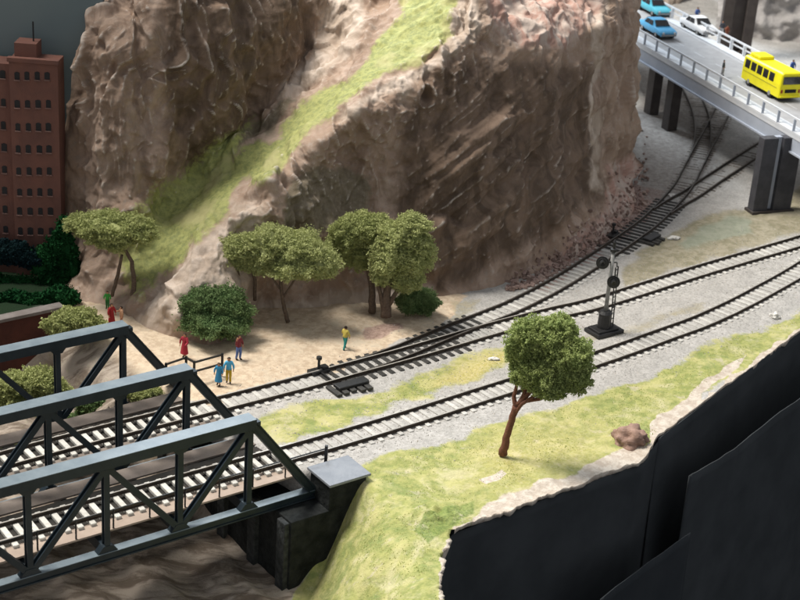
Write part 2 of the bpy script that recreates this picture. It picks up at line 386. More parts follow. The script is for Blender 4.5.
def terrain_mat():
    t = TB('painted_landscape'); t.b.inputs['Roughness'].default_value = .92; t.b.inputs['Specular IOR Level'].default_value = .15
    n1 = t.noise(.6, 6, .65); n2 = t.noise(5., 4, .75); n3 = t.noise(1.8, 5, .7)
    nm = t.math('ADD', t.math('MULTIPLY', n1, .5), t.math('MULTIPLY', n3, .5))
    spk = t.ss(n2, .36, .62)
    c = t.mix(spk, (.33,.32,.30), (.45,.435,.41)); c = t.mix(t.ss(n1, .42, .6), c, t.mix(spk, (.38,.365,.34), (.51,.495,.47)))
    sand = t.mix(t.ss(n3, .38, .62), (.50,.39,.28), (.66,.545,.405)); sand = t.mix(t.ss(n1, .5, .66), sand, (.58,.49,.37))
    c = t.mix(t.soft('sand', nm), c, sand)
    c = t.mix(t.math('MULTIPLY', t.soft('pinkb', nm), .8), c, t.mix(spk, (.20,.12,.10), (.42,.29,.25)))
    c = t.mix(t.math('MULTIPLY', t.soft('under', nm), .6), c, t.mix(t.ss(n3, .4, .6), (.22,.19,.17), (.36,.33,.30)))  # darker mix for the painted shade at the road bridge
    dry = t.mix(t.ss(nm, .42, .58), (.22,.20,.11), (.35,.31,.21))
    c = t.mix(t.math('MULTIPLY', t.soft('dry', nm, 1.3, .3, .75), .8), c, dry)
    c = t.mix(t.math('MULTIPLY', t.soft('teal', nm, 1.0, .3, .8), .5), c, (.27,.33,.27))
    gr = t.mix(t.ss(n3, .36, .64), (.24,.27,.09), (.37,.375,.135)); gr = t.mix(t.ss(n1, .46, .64), gr, (.46,.44,.19)); pn = t.noise(.33, 6, .7, .5); gr = t.mix(t.math('MULTIPLY', t.ss(pn, .50, .66), .75), gr, (.54,.50,.30)); gr = t.mix(t.math('MULTIPLY', t.ss(pn, .47, .36), .6), gr, (.19,.25,.085))
    gr = t.mix(t.math('MULTIPLY', t.soft('mound', nm, 1.0), .8), gr, t.mix(t.ss(n2, .4, .6), (.12,.18,.05), (.22,.28,.08))); wn = t.noise(.8, 6, .75, .3); gr = t.mix(t.math('MULTIPLY', t.ss(wn, .56, .68), .7), gr, (.50,.45,.33)); gr = t.mix(t.math('MULTIPLY', t.attr('yel'), .8), gr, t.mix(t.ss(n2, .4, .6), (.43,.37,.12), (.60,.52,.27)))
    c = t.mix(t.soft('grass', nm, 1.5, .34, .70), c, gr)
    c = t.mix(t.soft('bare', nm, .8), c, t.mix(t.ss(n3, .4, .62), (.46,.39,.32), (.60,.54,.46)))
    rv = t.noise(.35, 5, .65, .6, (1, 3.2, 1, 0, 0, -BA))
    rc = t.mix(t.ss(rv, .38, .62), (.17,.135,.105), (.42,.36,.30))
    notg = t.math('SUBTRACT', 1., t.soft('grass', nm, .9))
    c = t.mix(t.math('MULTIPLY', t.ss(t.attr('rav'), .1, .9), notg), c, rc)
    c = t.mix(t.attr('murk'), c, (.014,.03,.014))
    t.L.new(c, t.b.inputs['Base Color'])
    b1 = t.bump(n2, .5, .10); b2 = t.bump(n3, .5, .3, b1); t.L.new(b2, t.b.inputs['Normal'])
    return t.m
terrain()
# scattered ballast grains and turf crumbs
def scatter(name, n, region_fn, size, mats, flat=1., seed=3, mi_fn=None, zoff=0.):
    r = np.random.default_rng(seed)
    X, Y = region_fn(r, n); n = len(X); Z = tz(X, Y)
    dA = np.minimum.reduce([pdist(X, Y, [(p.x, p.y) for p in CV[k][::4]], False) for k in CV])
    flt = (1-sstep(1.6, 3.5, dA)); Z = Z*(1-flt)-.07*flt+zoff
    base = np.array([(1,0,-.3),(-.4,.9,-.3),(-.5,-.85,-.3),(0,0,.8)])
    s_ = size*(.5+r.random(n)*.9); a = r.random(n)*6.28; V = []
    jit = 1+.5*(r.random((n, 4, 3))-.5); B = base[None]*jit*s_[:, None, None]
    ca, sa = np.cos(a)[:, None], np.sin(a)[:, None]
    V = np.stack([B[..., 0]*ca-B[..., 1]*sa+X[:, None], B[..., 0]*sa+B[..., 1]*ca+Y[:, None], B[..., 2]*flat+Z[:, None]], -1).reshape(-1, 3)
    f = np.array([(0,1,3),(1,2,3),(2,0,3)]); Fq = (f[None]+4*np.arange(n)[:, None, None]).reshape(-1, 3)
    me = npmesh(name, V, Fq, mats, False)
    mi = r.integers(0, len(mats), n); me.polygons.foreach_set('material_index', np.repeat(mi, 3).astype(np.int32)); me.update()
    return link(name, me)
def near_tracks(r, n):
    L = [(p, CV[k][i+1]-p) for k in ('A', 'B', 'C') for i, p in enumerate(CV[k][:-1])]
    idx = r.integers(0, len(L), n); off = r.normal(0, 1, n)*1.9
    P_ = np.array([(L[i][0].x, L[i][0].y) for i in idx]); T = np.array([(L[i][1].x, L[i][1].y) for i in idx]); T /= np.linalg.norm(T, axis=1)[:, None]
    X = P_[:, 0]-T[:, 1]*off+r.normal(0, .5, n); Y = P_[:, 1]+T[:, 0]*off+r.normal(0, .5, n)
    s_ = (X-B0.x)*bd.x+(Y-B0.y)*bd.y
    px, py = pj(X, Y, X*0)
    ok = (s_ > AF+3.5) & (Y > np.interp(X, ex, ey)+.6) & (Y < 150) & ~inpoly(X, Y, rav_poly)
    ok &= ~((px > 55) & inpoly(px, py, [(60,298),(230,408),(345,366),(450,330),(470,296),(250,270)]) & (r.random(n) < .75))
    return X[ok], Y[ok]
bm1 = mat('ballast_pale', (.44,.43,.405), (.51,.50,.47), 3, .9); bm2 = mat('ballast_grey', (.38,.37,.35), (.30,.29,.27), 3, .9); bm3 = mat('ballast_buff', (.48,.43,.37), (.55,.5,.44), 3, .9)
tag(scatter('ballast', 20000, near_tracks, .062, [bm1, bm1, bm2, bm3]), kind='stuff', label='fine grey and buff ballast grains along the tracks', cat='ballast')
def turf_region(r, n):
    X = r.uniform(-3, 45, n); Y = r.uniform(60, 125, n); px, py = pj(X, Y, tz(X, Y))
    polys = [[(262,440),(250,420),(300,404),(400,388),(512,348),(514,364),(430,395),(290,443)],
             [(376,484),(400,456),(470,436),(600,396),(700,354),(800,308),(800,322),(700,388),(665,412),(655,436),(600,440),(500,490),(445,530),(440,600),(340,610),(366,530)]]
    ok = inpoly(px, py, polys[0]) | inpoly(px, py, polys[1]); ok &= Y > np.interp(X, ex, ey)+.5
    ok &= fbm(X*.5, Y*.5, X*0+2, 3)+r.normal(0, .15, n) > -.05
    return X[ok], Y[ok]
tm1 = mat('turf_green', (.33,.37,.11), (.38,.41,.13), 1, .95, spec=.05); tm2 = mat('turf_yellow', (.50,.48,.22), (.56,.52,.28), 1, .95, spec=.05); tm3 = mat('turf_deep', (.24,.29,.08), (.27,.32,.09), 1, .95, spec=.05)
tag(scatter('grass', 90000, turf_region, .045, [tm1, tm1, tm2, tm3], 1.1, 5), kind='stuff', label='short yellow green scatter turf on the embankment', cat='grass')
# ------------------------------------------------------------------ mountain
BASE = [(60,300),(70,300),(100,302),(125,312),(150,325),(180,334),(215,338),(240,326),(255,308),(300,304),(340,302),(430,297),(480,289),(520,277),(560,263),(600,238),(625,216),(640,203),(650,196)]
LS = [(-70,92),(0,89),(30,85),(50,80),(75,74),(100,72),(130,68),(150,64),(200,63),(230,66),(260,67),(300,64),(340,64)]
RS = [(-70,634),(0,634),(40,635),(100,634),(150,632),(190,628),(205,632),(340,632)]
CTRL = [
 (64,100,114),(63,200,112),(66,280,110),(88,0,118),(100,260,108.6),(100,200,109.6),(100,100,111),(100,20,113.5),(100,-60,116),
 (130,280,106.6),(135,210,108.8),(133,150,109.8),(130,100,110.2),(118,40,112),(145,78,111.7),(140,20,113.6),(160,30,112.2),(165,90,112),(200,-60,119),(150,-60,116),
 (175,10,113),(200,10,114.6),(200,60,114.3),(200,110,114),(240,10,118.5),(240,60,118),(240,110,117),(280,10,122.5),(280,50,122),(180,150,112.5),(150,170,110.5),
 (325,-10,127.5),(312,45,125),(292,85,122),(250,125,118.6),(200,168,114.6),(160,208,111.5),(140,250,108.6),
 (340,30,125.5),(380,40,121),(350,70,119),(300,120,115.8),(250,170,112.2),(205,218,109),(170,270,105.8),(145,300,104.8),
 (420,10,122.5),(455,20,119.4),(440,55,117),(402,84,114.8),(358,108,112.6),(320,140,110.8),(272,180,108.2),(232,215,106.2),(195,265,103.8),(170,312,102.3),
 (300,180,110.2),(345,150,113.4),(255,255,107.2),(300,230,109.2),(300,280,108.8),(350,190,112.6),(350,240,111),(350,285,110.4),(225,290,103.6),(210,310,102.6),
 (415,105,115.6),(430,150,114.8),(430,220,113.4),(430,280,112.6),(470,60,118.2),(500,200,116.4),(500,260,116),(500,120,118.2),(500,60,119.8),
 (560,220,122.5),(560,150,124),(560,70,125),(590,190,129.5),(590,120,130),(593,55,130),(602,30,129.8),(597,100,130.2),(592,180,130.8),(608,60,134),(606,150,134.5),(618,100,136.5),(638,100,142),(636,180,141),(640,20,143),
 (480,5,121.5),(530,0,128),(530,32,123.8),(575,-5,131.5),(585,28,129.5),(500,30,121),
 (330,-60,135),(420,-60,133),(480,-60,131),(530,-60,139),(590,-60,140),(640,-60,148),(260,-60,127)]
def ramp_w(X, pts): return np.interp(X, [p[0] for p in pts], [p[1] for p in pts])
def mountain():
    nr, nc = 330, 520
    bx = [b[0] for b in BASE]; by = [b[1] for b in BASE]
    gb = [g(*b) for b in BASE]
    C_ = np.array(CTRL+[(b[0], b[1], q.y) for b, q in zip(BASE, gb)]+[(b[0], b[1]+14, q.y-.8) for b, q in zip(BASE, gb)], float)
    def U(r): return np.where(r > 0, r*r*np.log(r+1e-9), 0)
    S = np.array([1/100, 1/100]); Pn = C_[:, :2]*S; n = len(Pn)
    D_ = np.linalg.norm(Pn[:, None]-Pn[None], axis=2); A_ = np.zeros((n+3, n+3)); A_[:n, :n] = U(D_)+np.eye(n)*.006
    A_[:n, n] = 1; A_[:n, n+1:] = Pn; A_[n, :n] = 1; A_[n+1:, :n] = Pn.T
    W = np.linalg.solve(A_, np.concatenate([C_[:, 2], [0, 0, 0]]))
    v = np.linspace(0, 1, nr); uu = np.linspace(0, 1, nc)
    # rows run from a little below the foot to above the frame
    py = np.zeros((nr, nc)); px = np.zeros((nr, nc))
    for it in range(3):
        xl = np.interp(py, [a[0] for a in LS], [a[1] for a in LS]); xr = np.interp(py, [a[0] for a in RS], [a[1] for a in RS])
        px = xl+(xr-xl)*uu[None]; foot = np.interp(px, bx, by)+12
        py = foot+(-70-foot)*v[:, None]
    q = np.stack([px, py], -1).reshape(-1, 2)*S; Yd = np.zeros(len(q))
    for i in range(0, len(q), 20000):
        d = np.linalg.norm(q[i:i+20000, None]-Pn[None], axis=2); Yd[i:i+20000] = U(d) @ W[:n]+W[n]+q[i:i+20000] @ W[n+1:]
    Yd = Yd.reshape(nr, nc)
    dx = rt.x*((px-400)/F)+up.x*((300-py)/F); dy = fw.y+rt.y*((px-400)/F)+up.y*((300-py)/F); dz = fw.z+rt.z*((px-400)/F)+up.z*((300-py)/F)
    t_ = Yd/dy; X, Y, Z = dx*t_, Yd, H+dz*t_
    # crags : amounts vary by region
    left = sstep(330, 200, px)*sstep(230, 120, py)
    amp = .6+0*px; face = mask(px, py, [(430,110),(470,60),(590,60),(595,180),(560,230),(430,290),(400,200)], 30)
    rampm = mask(px, py, GR_POLY, 12)
    big = fbm(X*.16, Y*.16+3, Z*.10, 4, True)
    dg = (X*.8+Z*.6); dg2 = (-X*.6+Z*.8)                       # strokes rising to the right
    strk = fbm(dg2*.5, Y*.15, dg*.10, 3)+.25*fbm(dg2*1.6, Y*.3, dg*.22+5, 3)
    vert = fbm(X*.5+fbm(X*.2, Z*.2, Y*0, 2)*2.2, Y*.4, Z*.15, 3, True)
    sml = fbm(X*1.3, Y*1.3, Z*1.0, 4, True); fine = fbm(X*3.2, Y*3.2, Z*3., 3)
    from mathutils.kdtree import KDTree
    def facets(sx, sy, sz, cell, rot=0., seed=1, wn=.5):
        A1 = X*math.cos(rot)+Z*math.sin(rot); A2 = -X*math.sin(rot)+Z*math.cos(rot)
        w1 = fbm(X*.5, Y*.5, Z*.5+seed, 3)*wn
        Q = np.stack([(A1+w1)*sx, Y*sy, (A2+w1)*sz], -1).reshape(-1, 3)/cell
        r = np.random.default_rng(seed); sub = Q[r.integers(0, len(Q), 4000)]; lo, hi = sub.min(0), sub.max(0)
        # thin the seeds so that cells have about unit size
        seeds = []; kt = {}
        for q in sub:
            k = tuple(np.floor(q/.8).astype(int))
            if k not in kt: kt[k] = 1; seeds.append(q)
        seeds = np.array(seeds); G = r.normal(size=(len(seeds), 3))*.8; C0 = r.normal(size=len(seeds))*.35
        kd = KDTree(len(seeds))
        for i, q in enumerate(seeds): kd.insert(q, i)
        kd.balance(); out = np.zeros(len(Q))
        for i, q in enumerate(Q):
            (c1, i1, d1), (c2, i2, d2) = kd.find_n(q, 2)
            h1 = C0[i1]+G[i1] @ (q-seeds[i1]); h2 = C0[i2]+G[i2] @ (q-seeds[i2])
            t = min(1., max(0., .5-(d2-d1)/.16)); out[i] = h1*(1-t)+h2*t if t > 0 else h1
        return out.reshape(X.shape)
    fL = facets(1, .8, .42, 2.6, 0., 3); fD = facets(1, .8, .45, 3.2, math.radians(-50), 5); fS = facets(1, 1, .7, 1.1, .3, 8, .3)
    d_ = big*1.0*(1-.55*rampm)*(1-.5*face)+strk*1.25*face+vert*.8*left*(1-rampm)+sml*(.12*(1-.5*rampm)*(1-.4*face))+fine*.05+fbm(X*.45, Y*.45+9, Z*.3, 3)*.7*(1-face)*(1-rampm)+fL*.55*(1-rampm*.9)*(1-face)+fD*.42*face+fS*.13*(1-rampm*.6)*(1-.5*face)
    broken = mask(px, py, [(225,225),(300,160),(395,95),(460,25),(440,10),(470,0),(500,20),(470,75),(410,125),(350,175),(270,240),(220,270)], 12)
    d_ += broken*(fbm(X*.7+Z*.3, Y*.7, Z*.6-X*.25, 4, True)*.62)
    low = sstep(30, 0, py-(np.interp(px, bx, by)-40)*1)*0
    d_ *= sstep(-14, 34, np.interp(px, bx, by)-py)*.85+.15
    Nn = np.gradient(np.stack([X, Y, Z], -1), axis=0); Nm = np.gradient(np.stack([X, Y, Z], -1), axis=1)
    nn = np.cross(Nm, Nn); nn /= np.linalg.norm(nn, axis=2, keepdims=True)+1e-9
    for _ in range(12):
        nn[1:-1] = (nn[:-2]+nn[1:-1]*2+nn[2:])/4; nn[:, 1:-1] = (nn[:, :-2]+nn[:, 1:-1]*2+nn[:, 2:])/4
    nn /= np.linalg.norm(nn, axis=2, keepdims=True)+1e-9
    if nn[nr//2, nc//2, 1] > 0: nn = -nn
    fadeE = sstep(0, 14, px-np.interp(py, [a[0] for a in LS], [a[1] for a in LS]))*.8+.2
    V = np.stack([X, Y, Z], -1)+nn*(d_*fadeE)[..., None]
    # sides and top turn back
    def back(col, sign):
        out = []
        for k, (a, b) in enumerate([(.5, 1.2), (.7, 3), (.2, 7), (-1, 14), (-3, 26)]):
            o = col.copy(); o[:, 0] += sign*a; o[:, 1] += b; o[:, 0] += fbm(col[:, 2]*.5, col[:, 2]*0+k, col[:, 2]*0, 3)*.7; out.append(o)
        return out
    lb = np.stack(back(V[:, 0], -1)[::-1], 1); rb = np.stack(back(V[:, -1], .6), 1)
    V = np.concatenate([lb, V, rb], 1)
    top = [V[-1]+np.array([0, 4, 3.]), V[-1]+np.array([0, 12, 4.]), V[-1]+np.array([0, 26, 2.])]
    V = np.concatenate([V, np.stack(top, 0)], 0); R_, C2 = V.shape[:2]
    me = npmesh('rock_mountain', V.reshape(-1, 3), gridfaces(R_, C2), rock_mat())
    ppx, ppy = pj(V[..., 0], V[..., 1], V[..., 2]); wob = fbm(V[..., 0]*.4, V[..., 1]*.2, V[..., 2]*.4, 4)*14
    ppx = ppx+wob; ppy = ppy+wob*.6
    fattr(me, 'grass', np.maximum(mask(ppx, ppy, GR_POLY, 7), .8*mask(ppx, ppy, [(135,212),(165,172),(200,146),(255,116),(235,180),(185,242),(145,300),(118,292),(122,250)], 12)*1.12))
    fattr(me, 'moss', np.maximum.reduce([mask(ppx, ppy, [(275,240),(285,190),(310,170),(345,165),(375,180),(370,210),(320,235)], 9), mask(ppx, ppy, [(205,170),(240,130),(290,95),(300,100),(250,150),(215,185)], 7)*.9]))
    fattr(me, 'pink', np.maximum(mask(ppx, ppy, [(470,-60),(610,-60),(596,20),(570,45),(520,48),(485,25)], 12), mask(ppx, ppy, [(520,300),(556,252),(590,215),(606,165),(640,150),(650,215),(600,260)], 10)*.9))
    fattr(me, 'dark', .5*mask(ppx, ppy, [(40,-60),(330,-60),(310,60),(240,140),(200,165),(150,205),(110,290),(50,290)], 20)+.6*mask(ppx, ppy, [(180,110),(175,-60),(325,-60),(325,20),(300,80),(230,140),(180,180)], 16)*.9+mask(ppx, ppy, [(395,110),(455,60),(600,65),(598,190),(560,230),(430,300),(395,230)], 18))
    fattr(me, 'pale', np.maximum.reduce([mask(ppx, ppy, [(110,330),(150,300),(235,205),(262,200),(262,300),(430,285),(430,330)], 14), mask(ppx, ppy, [(325,-60),(400,-60),(350,50),(295,105),(275,100),(315,50)], 8)*.8, mask(ppx, ppy, [(594,-60),(606,-60),(604,60),(596,190),(588,190),(592,60)], 4)*.8, mask(ppx, ppy, [(455,-60),(480,-60),(475,40),(445,70),(400,95),(350,125),(330,120),(390,85),(440,55)], 6)*.8]))
    o = link('rock_mountain', me)
    tag(o, 'tall brown plaster rock mountain with a mossy green ledge running down it', 'mountain')
    return o
GR_POLY = [(150,235),(185,195),(240,160),(300,105),(345,75),(400,15),(412,-60),(458,-60),(448,35),(425,62),(392,76),(340,112),(282,158),(236,200),(192,252),(155,292),(140,280)]
def rock_mat():
    t = TB('painted_rock'); t.b.inputs['Roughness'].default_value = .8; t.b.inputs['Specular IOR Level'].default_value = .3
    n1 = t.noise(.22, 6, .6, .4); n2 = t.noise(2.2, 5, .7); n3 = t.noise(.5, 7, .62, 1.0, (1, 1, .4, 0, math.radians(40), 0)); n4 = t.noise(9, 4, .7)
    nm = t.math('ADD', t.math('MULTIPLY', n1, .45), t.math('MULTIPLY', n2, .55))
    c = t.mix(t.ss(n3, .35, .65), (.24,.165,.118), (.43,.325,.255)); c = t.mix(t.ss(n1, .42, .62), c, (.33,.235,.172))
    c = t.mix(t.math('MULTIPLY', t.ss(n2, .5, .72), .5), c, (.42,.37,.32))
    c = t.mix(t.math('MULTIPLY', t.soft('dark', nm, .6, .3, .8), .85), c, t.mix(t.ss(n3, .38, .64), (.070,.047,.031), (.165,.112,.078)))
    c = t.mix(t.math('MULTIPLY', t.soft('pale', nm, .6, .3, .8), .85), c, t.mix(t.ss(n3, .38, .66), (.42,.34,.27), (.62,.53,.45)))
    c = t.mix(t.math('MULTIPLY', t.soft('pink', nm, .6, .3, .8), .85), c, t.mix(t.ss(n3, .4, .6), (.44,.27,.22), (.55,.46,.40)))
    c = t.mix(t.math('MULTIPLY', t.soft('moss', nm, 1.3, .4, .8), .65), c, t.mix(t.ss(n2, .4, .6), (.085,.085,.05), (.15,.14,.09)))
    gr = t.mix(t.ss(n2, .35, .62), (.20,.235,.08), (.34,.36,.12)); gr = t.mix(t.ss(n1, .5, .66), gr, (.39,.38,.17))
    c = t.mix(t.math('MULTIPLY', t.soft('grass', nm, 2.2, .30, .80), .92), c, gr)
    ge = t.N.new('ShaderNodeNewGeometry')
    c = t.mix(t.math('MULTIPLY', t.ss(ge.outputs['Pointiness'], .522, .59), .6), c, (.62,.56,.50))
    t.L.new(c, t.b.inputs['Base Color'])
    b1 = t.bump(n4, .35, .08); b2 = t.bump(n2, .25, .22, b1); b3 = t.bump(n3, .25, .6, b2); t.L.new(b3, t.b.inputs['Normal'])
    return t.m
MTN = mountain()
# far grey cliff behind the road deck
def cliff(name, pts, label, c1, c2):
    (xa, xb, Y0) = pts; nr, nc = 90, 120
    u = np.linspace(0, 1, nc)[None]+np.zeros((nr, 1)); v = np.linspace(0, 1, nr)[:, None]+np.zeros((1, nc))
    X = xa+(xb-xa)*u; Z = -.5+26*v; Y = Y0+u*3+v*6+6*(2*u-1)**4
    Y = Y-fbm(X*.14, Z*.12, X*0+9, 5, True)*3-fbm(X*.7, Z*.7, X*0, 3)*.6
    V = np.stack([X, Y, Z], -1); V = np.concatenate([V, V[-1:]+np.array([0, 18, 2.])], 0)
    me = npmesh(name, V.reshape(-1, 3), gridfaces(nr+1, nc), mat(name+'_rock', c1, c2, .35, .85, .6, 2))
    tag(link(name, me), label, 'cliff')
cliff('grey_cliff', (40, 78, 203), 'pale grey rock cliff behind the road bridge, right of the dark posts', (.30,.28,.27), (.46,.44,.42))
cliff('buff_cliff', (26, 39.5, 222), 'buff rock face between the mountain and the dark posts beyond the road bridge', (.48,.40,.33), (.38,.31,.25))
# ------------------------------------------------------------------ tracks
GA = 1.72
def offset(P_, o):
    out = []
    for i, p in enumerate(P_):
        d = P_[min(i+1, len(P_)-1)]-P_[max(i-1, 0)]; d.normalize(); out.append(p+Vector((-d.y, d.x, 0))*o)
    return out
def sweep(mb, P_, prof, z0=0, mtop=None):
    n = len(prof); rings = []
    for i, p in enumerate(P_):
        d = P_[min(i+1, len(P_)-1)]-P_[max(i-1, 0)]; d.normalize(); nx = Vector((-d.y, d.x, 0))
        rings.append([p+nx*a+Vector((0, 0, b+z0)) for a, b in prof])
    vs = [v for r in rings for v in r]; b0 = len(mb.v); mb.v += [tuple(v) for v in vs]
    for i in range(len(P_)-1):
        for k in range(n):
            k2 = (k+1) % n; mb.f.append((b0+i*n+k, b0+i*n+k2, b0+(i+1)*n+k2, b0+(i+1)*n+k)); mb.m.append(1 if k in (mtop or ()) else 0)
    mb.f.append(tuple(b0+k for k in range(n))); mb.m.append(0); mb.f.append(tuple(b0+(len(P_)-1)*n+k for k in range(n))[::-1]); mb.m.append(0)
RP = [(-.11,0),(-.11,.03),(-.025,.05),(-.025,.15),(-.055,.17),(-.055,.235),(.055,.235),(.055,.17),(.025,.15),(.025,.05),(.11,.03),(.11,0)]
def tie_mesh(name, L, w_, m_):
    mb = MB(); mb.box((0, 0, -.13), (w_, L, .26)); me = mb.mesh(name, m_)
    b_ = bmesh.new(); b_.from_mesh(me); bmesh.ops.bevel(b_, geom=b_.edges[:], offset=.035, segments=1, affect='EDGES'); b_.to_mesh(me); b_.free(); return me
TM = {k: tie_mesh('tie', L, w_, M[m_]) for k, L, w_, m_ in (('w', 2.75, .36, 'tie'), ('g', 2.75, .34, 'tie2'), ('d', 3.1, .34, 'tie_d'), ('D', 3.5, .38, 'tie_d'), ('b', 2.75, .34, 'tie_b'))}
def track(key, label, kindfn, z=0., maxy=240, trim=0, top='railtop'):
    P_ = CV[key]; root = empty('railway_track', P_[0]); tag(root, label, 'railway track', 'railway tracks on the layout')
    loc = [p-P_[0] for p in P_]
    for o_ in (-GA/2, GA/2):
        mb = MB(); Q = offset(loc, o_)
        sweep(mb, Q, RP, .001+z, (5,)); mb.build('rail', [M['rail'], M[top]], root)
    # ties
    P2 = curve(TR[key], .78); todo = []
    for i in range(trim, len(P2)-1):
        p = P2[i]; d = (P2[i+1]-p); k = kindfn(p)
        px, py = pj(p.x, p.y, 0)
        if px < -45 or px > 845 or k is None: continue
        todo.append((p-P_[0], math.atan2(d.y, d.x), k))
    rest = MB()
    for i, (p, a, k) in enumerate(todo):
        jz = rnd.uniform(.0, .03) if k not in 'wb' else (-.055+rnd.uniform(-.02, .01) if k == 'b' else 0)
        if i < 100:
            o = link('tie', TM[k], root); o.location = p+Vector((0, 0, jz+z)); o.rotation_euler = (0, 0, a+rnd.uniform(-.03, .03)*(k != 'w'))
        else:
            mx = Matrix.Rotation(a, 3, 'Z'); mx2 = Matrix(mx); L = 2.75
            rest.box(p+Vector((0, 0, -.13+jz+z)), (.34, L, .26), rz=a)
    if rest.v: tag(rest.build('ties', M['tie2'] if key in 'AB' else M['tie_b'], root), kind='stuff')
    return root
def scoord(p): v = p-B0; return v.x*bd.x+v.y*bd.y
def kA(p): return 'w' if scoord(p) < END[0]-.5 else 'g'
def kB(p):
    s_ = scoord(p); px, _ = pj(p.x, p.y, 0)
    if s_ < END[1]-.5: return 'w'
    if 322 < px < 352: return 'd'
    if 352 <= px < 462: return 'D'
    return 'g'
def kC(p):
    px, _ = pj(p.x, p.y, 0)
    if px < 420: return None
    if px < 478: return 'd'
    if px < 612: return 'g'
    if px < 672: return 'd'
    return 'b'
def kD(p):
    px, _ = pj(p.x, p.y, 0); return None if px < 690 else 'b'
def kE(p):
    _, py = pj(p.x, p.y, 0); return None if py > 140 else 'b'
track('A', 'railway track nearest the front edge, running under the near bridge trusses', kA, top='railtop')
track('B', 'railway track on the far half of the truss bridge, second from the front edge', kB)
track('C', 'curved branch track leaving the black turnout and passing under the road bridge', kC, z=-.004, top='railtopd')
track('D', 'spur track forking right behind the tall road bridge pier', kD, z=-.008, top='railtopd')
track('E', 'short track bending left under the road bridge beside the dark columns', kE, z=-.012, top='railtopd')
# turnout hardware
def switch_stand(px, py, sc_, label, rz):
    root = empty('switch_stand', g(px, py), rz); tag(root, label, 'switch stand', 'track switch stands')
    mb = MB(); mb.box((0, 0, .1), (1.5*sc_, .7*sc_, .26)); mb.box((.45*sc_, 0, .3), (.5*sc_, .5*sc_, .22)); mb.build('base', M['black'], root, bevel=.03)
    mb = MB(); mb.tube([(0, 0, .2), (0, 0, 1.0*sc_)], .1*sc_); mb.tube([(0, 0, 1.0*sc_), (0, 0, 1.2*sc_)], .2*sc_); mb.build('lever', M['black'], root)
    mb = MB(); mb.bar((0, -.2, .12), (0, -1.9*sc_, .12), .12, .08); mb.build('throw_rod', M['black'], root)
switch_stand(318.5, 372, 1., 'small black switch stand on the sand edge by the near turnout', .65)
switch_stand(612.5, 236, 1., 'small black switch stand behind the signal mast by the curved branch', 1.1)
def sleepers_pad(px, py, n, ang, label):
    root = empty('point_motor', g(px, py), ang); tag(root, label, 'point motor', 'black point motors beside the turnouts')
    mb = MB()
    for k in range(n): mb.box((k*.62, 0, .02), (.42, 1.7+rnd.uniform(-.3, .2), .2), rz=rnd.uniform(-.05, .05))
    mb.build('sleeper_pad', M['tie_d'], root, bevel=.03)
    mb = MB(); mb.box((n*.3, .1, .2), (n*.5, .8, .22)); mb.build('housing', M['black'], root, bevel=.05)
sleepers_pad(334, 391.5, 5, .64, 'black ribbed point motor housing on the near side of the turnout beside the striped grass')
sleepers_pad(646, 243, 4, .95, 'black ribbed point motor housing beside the far turnout behind the signal')
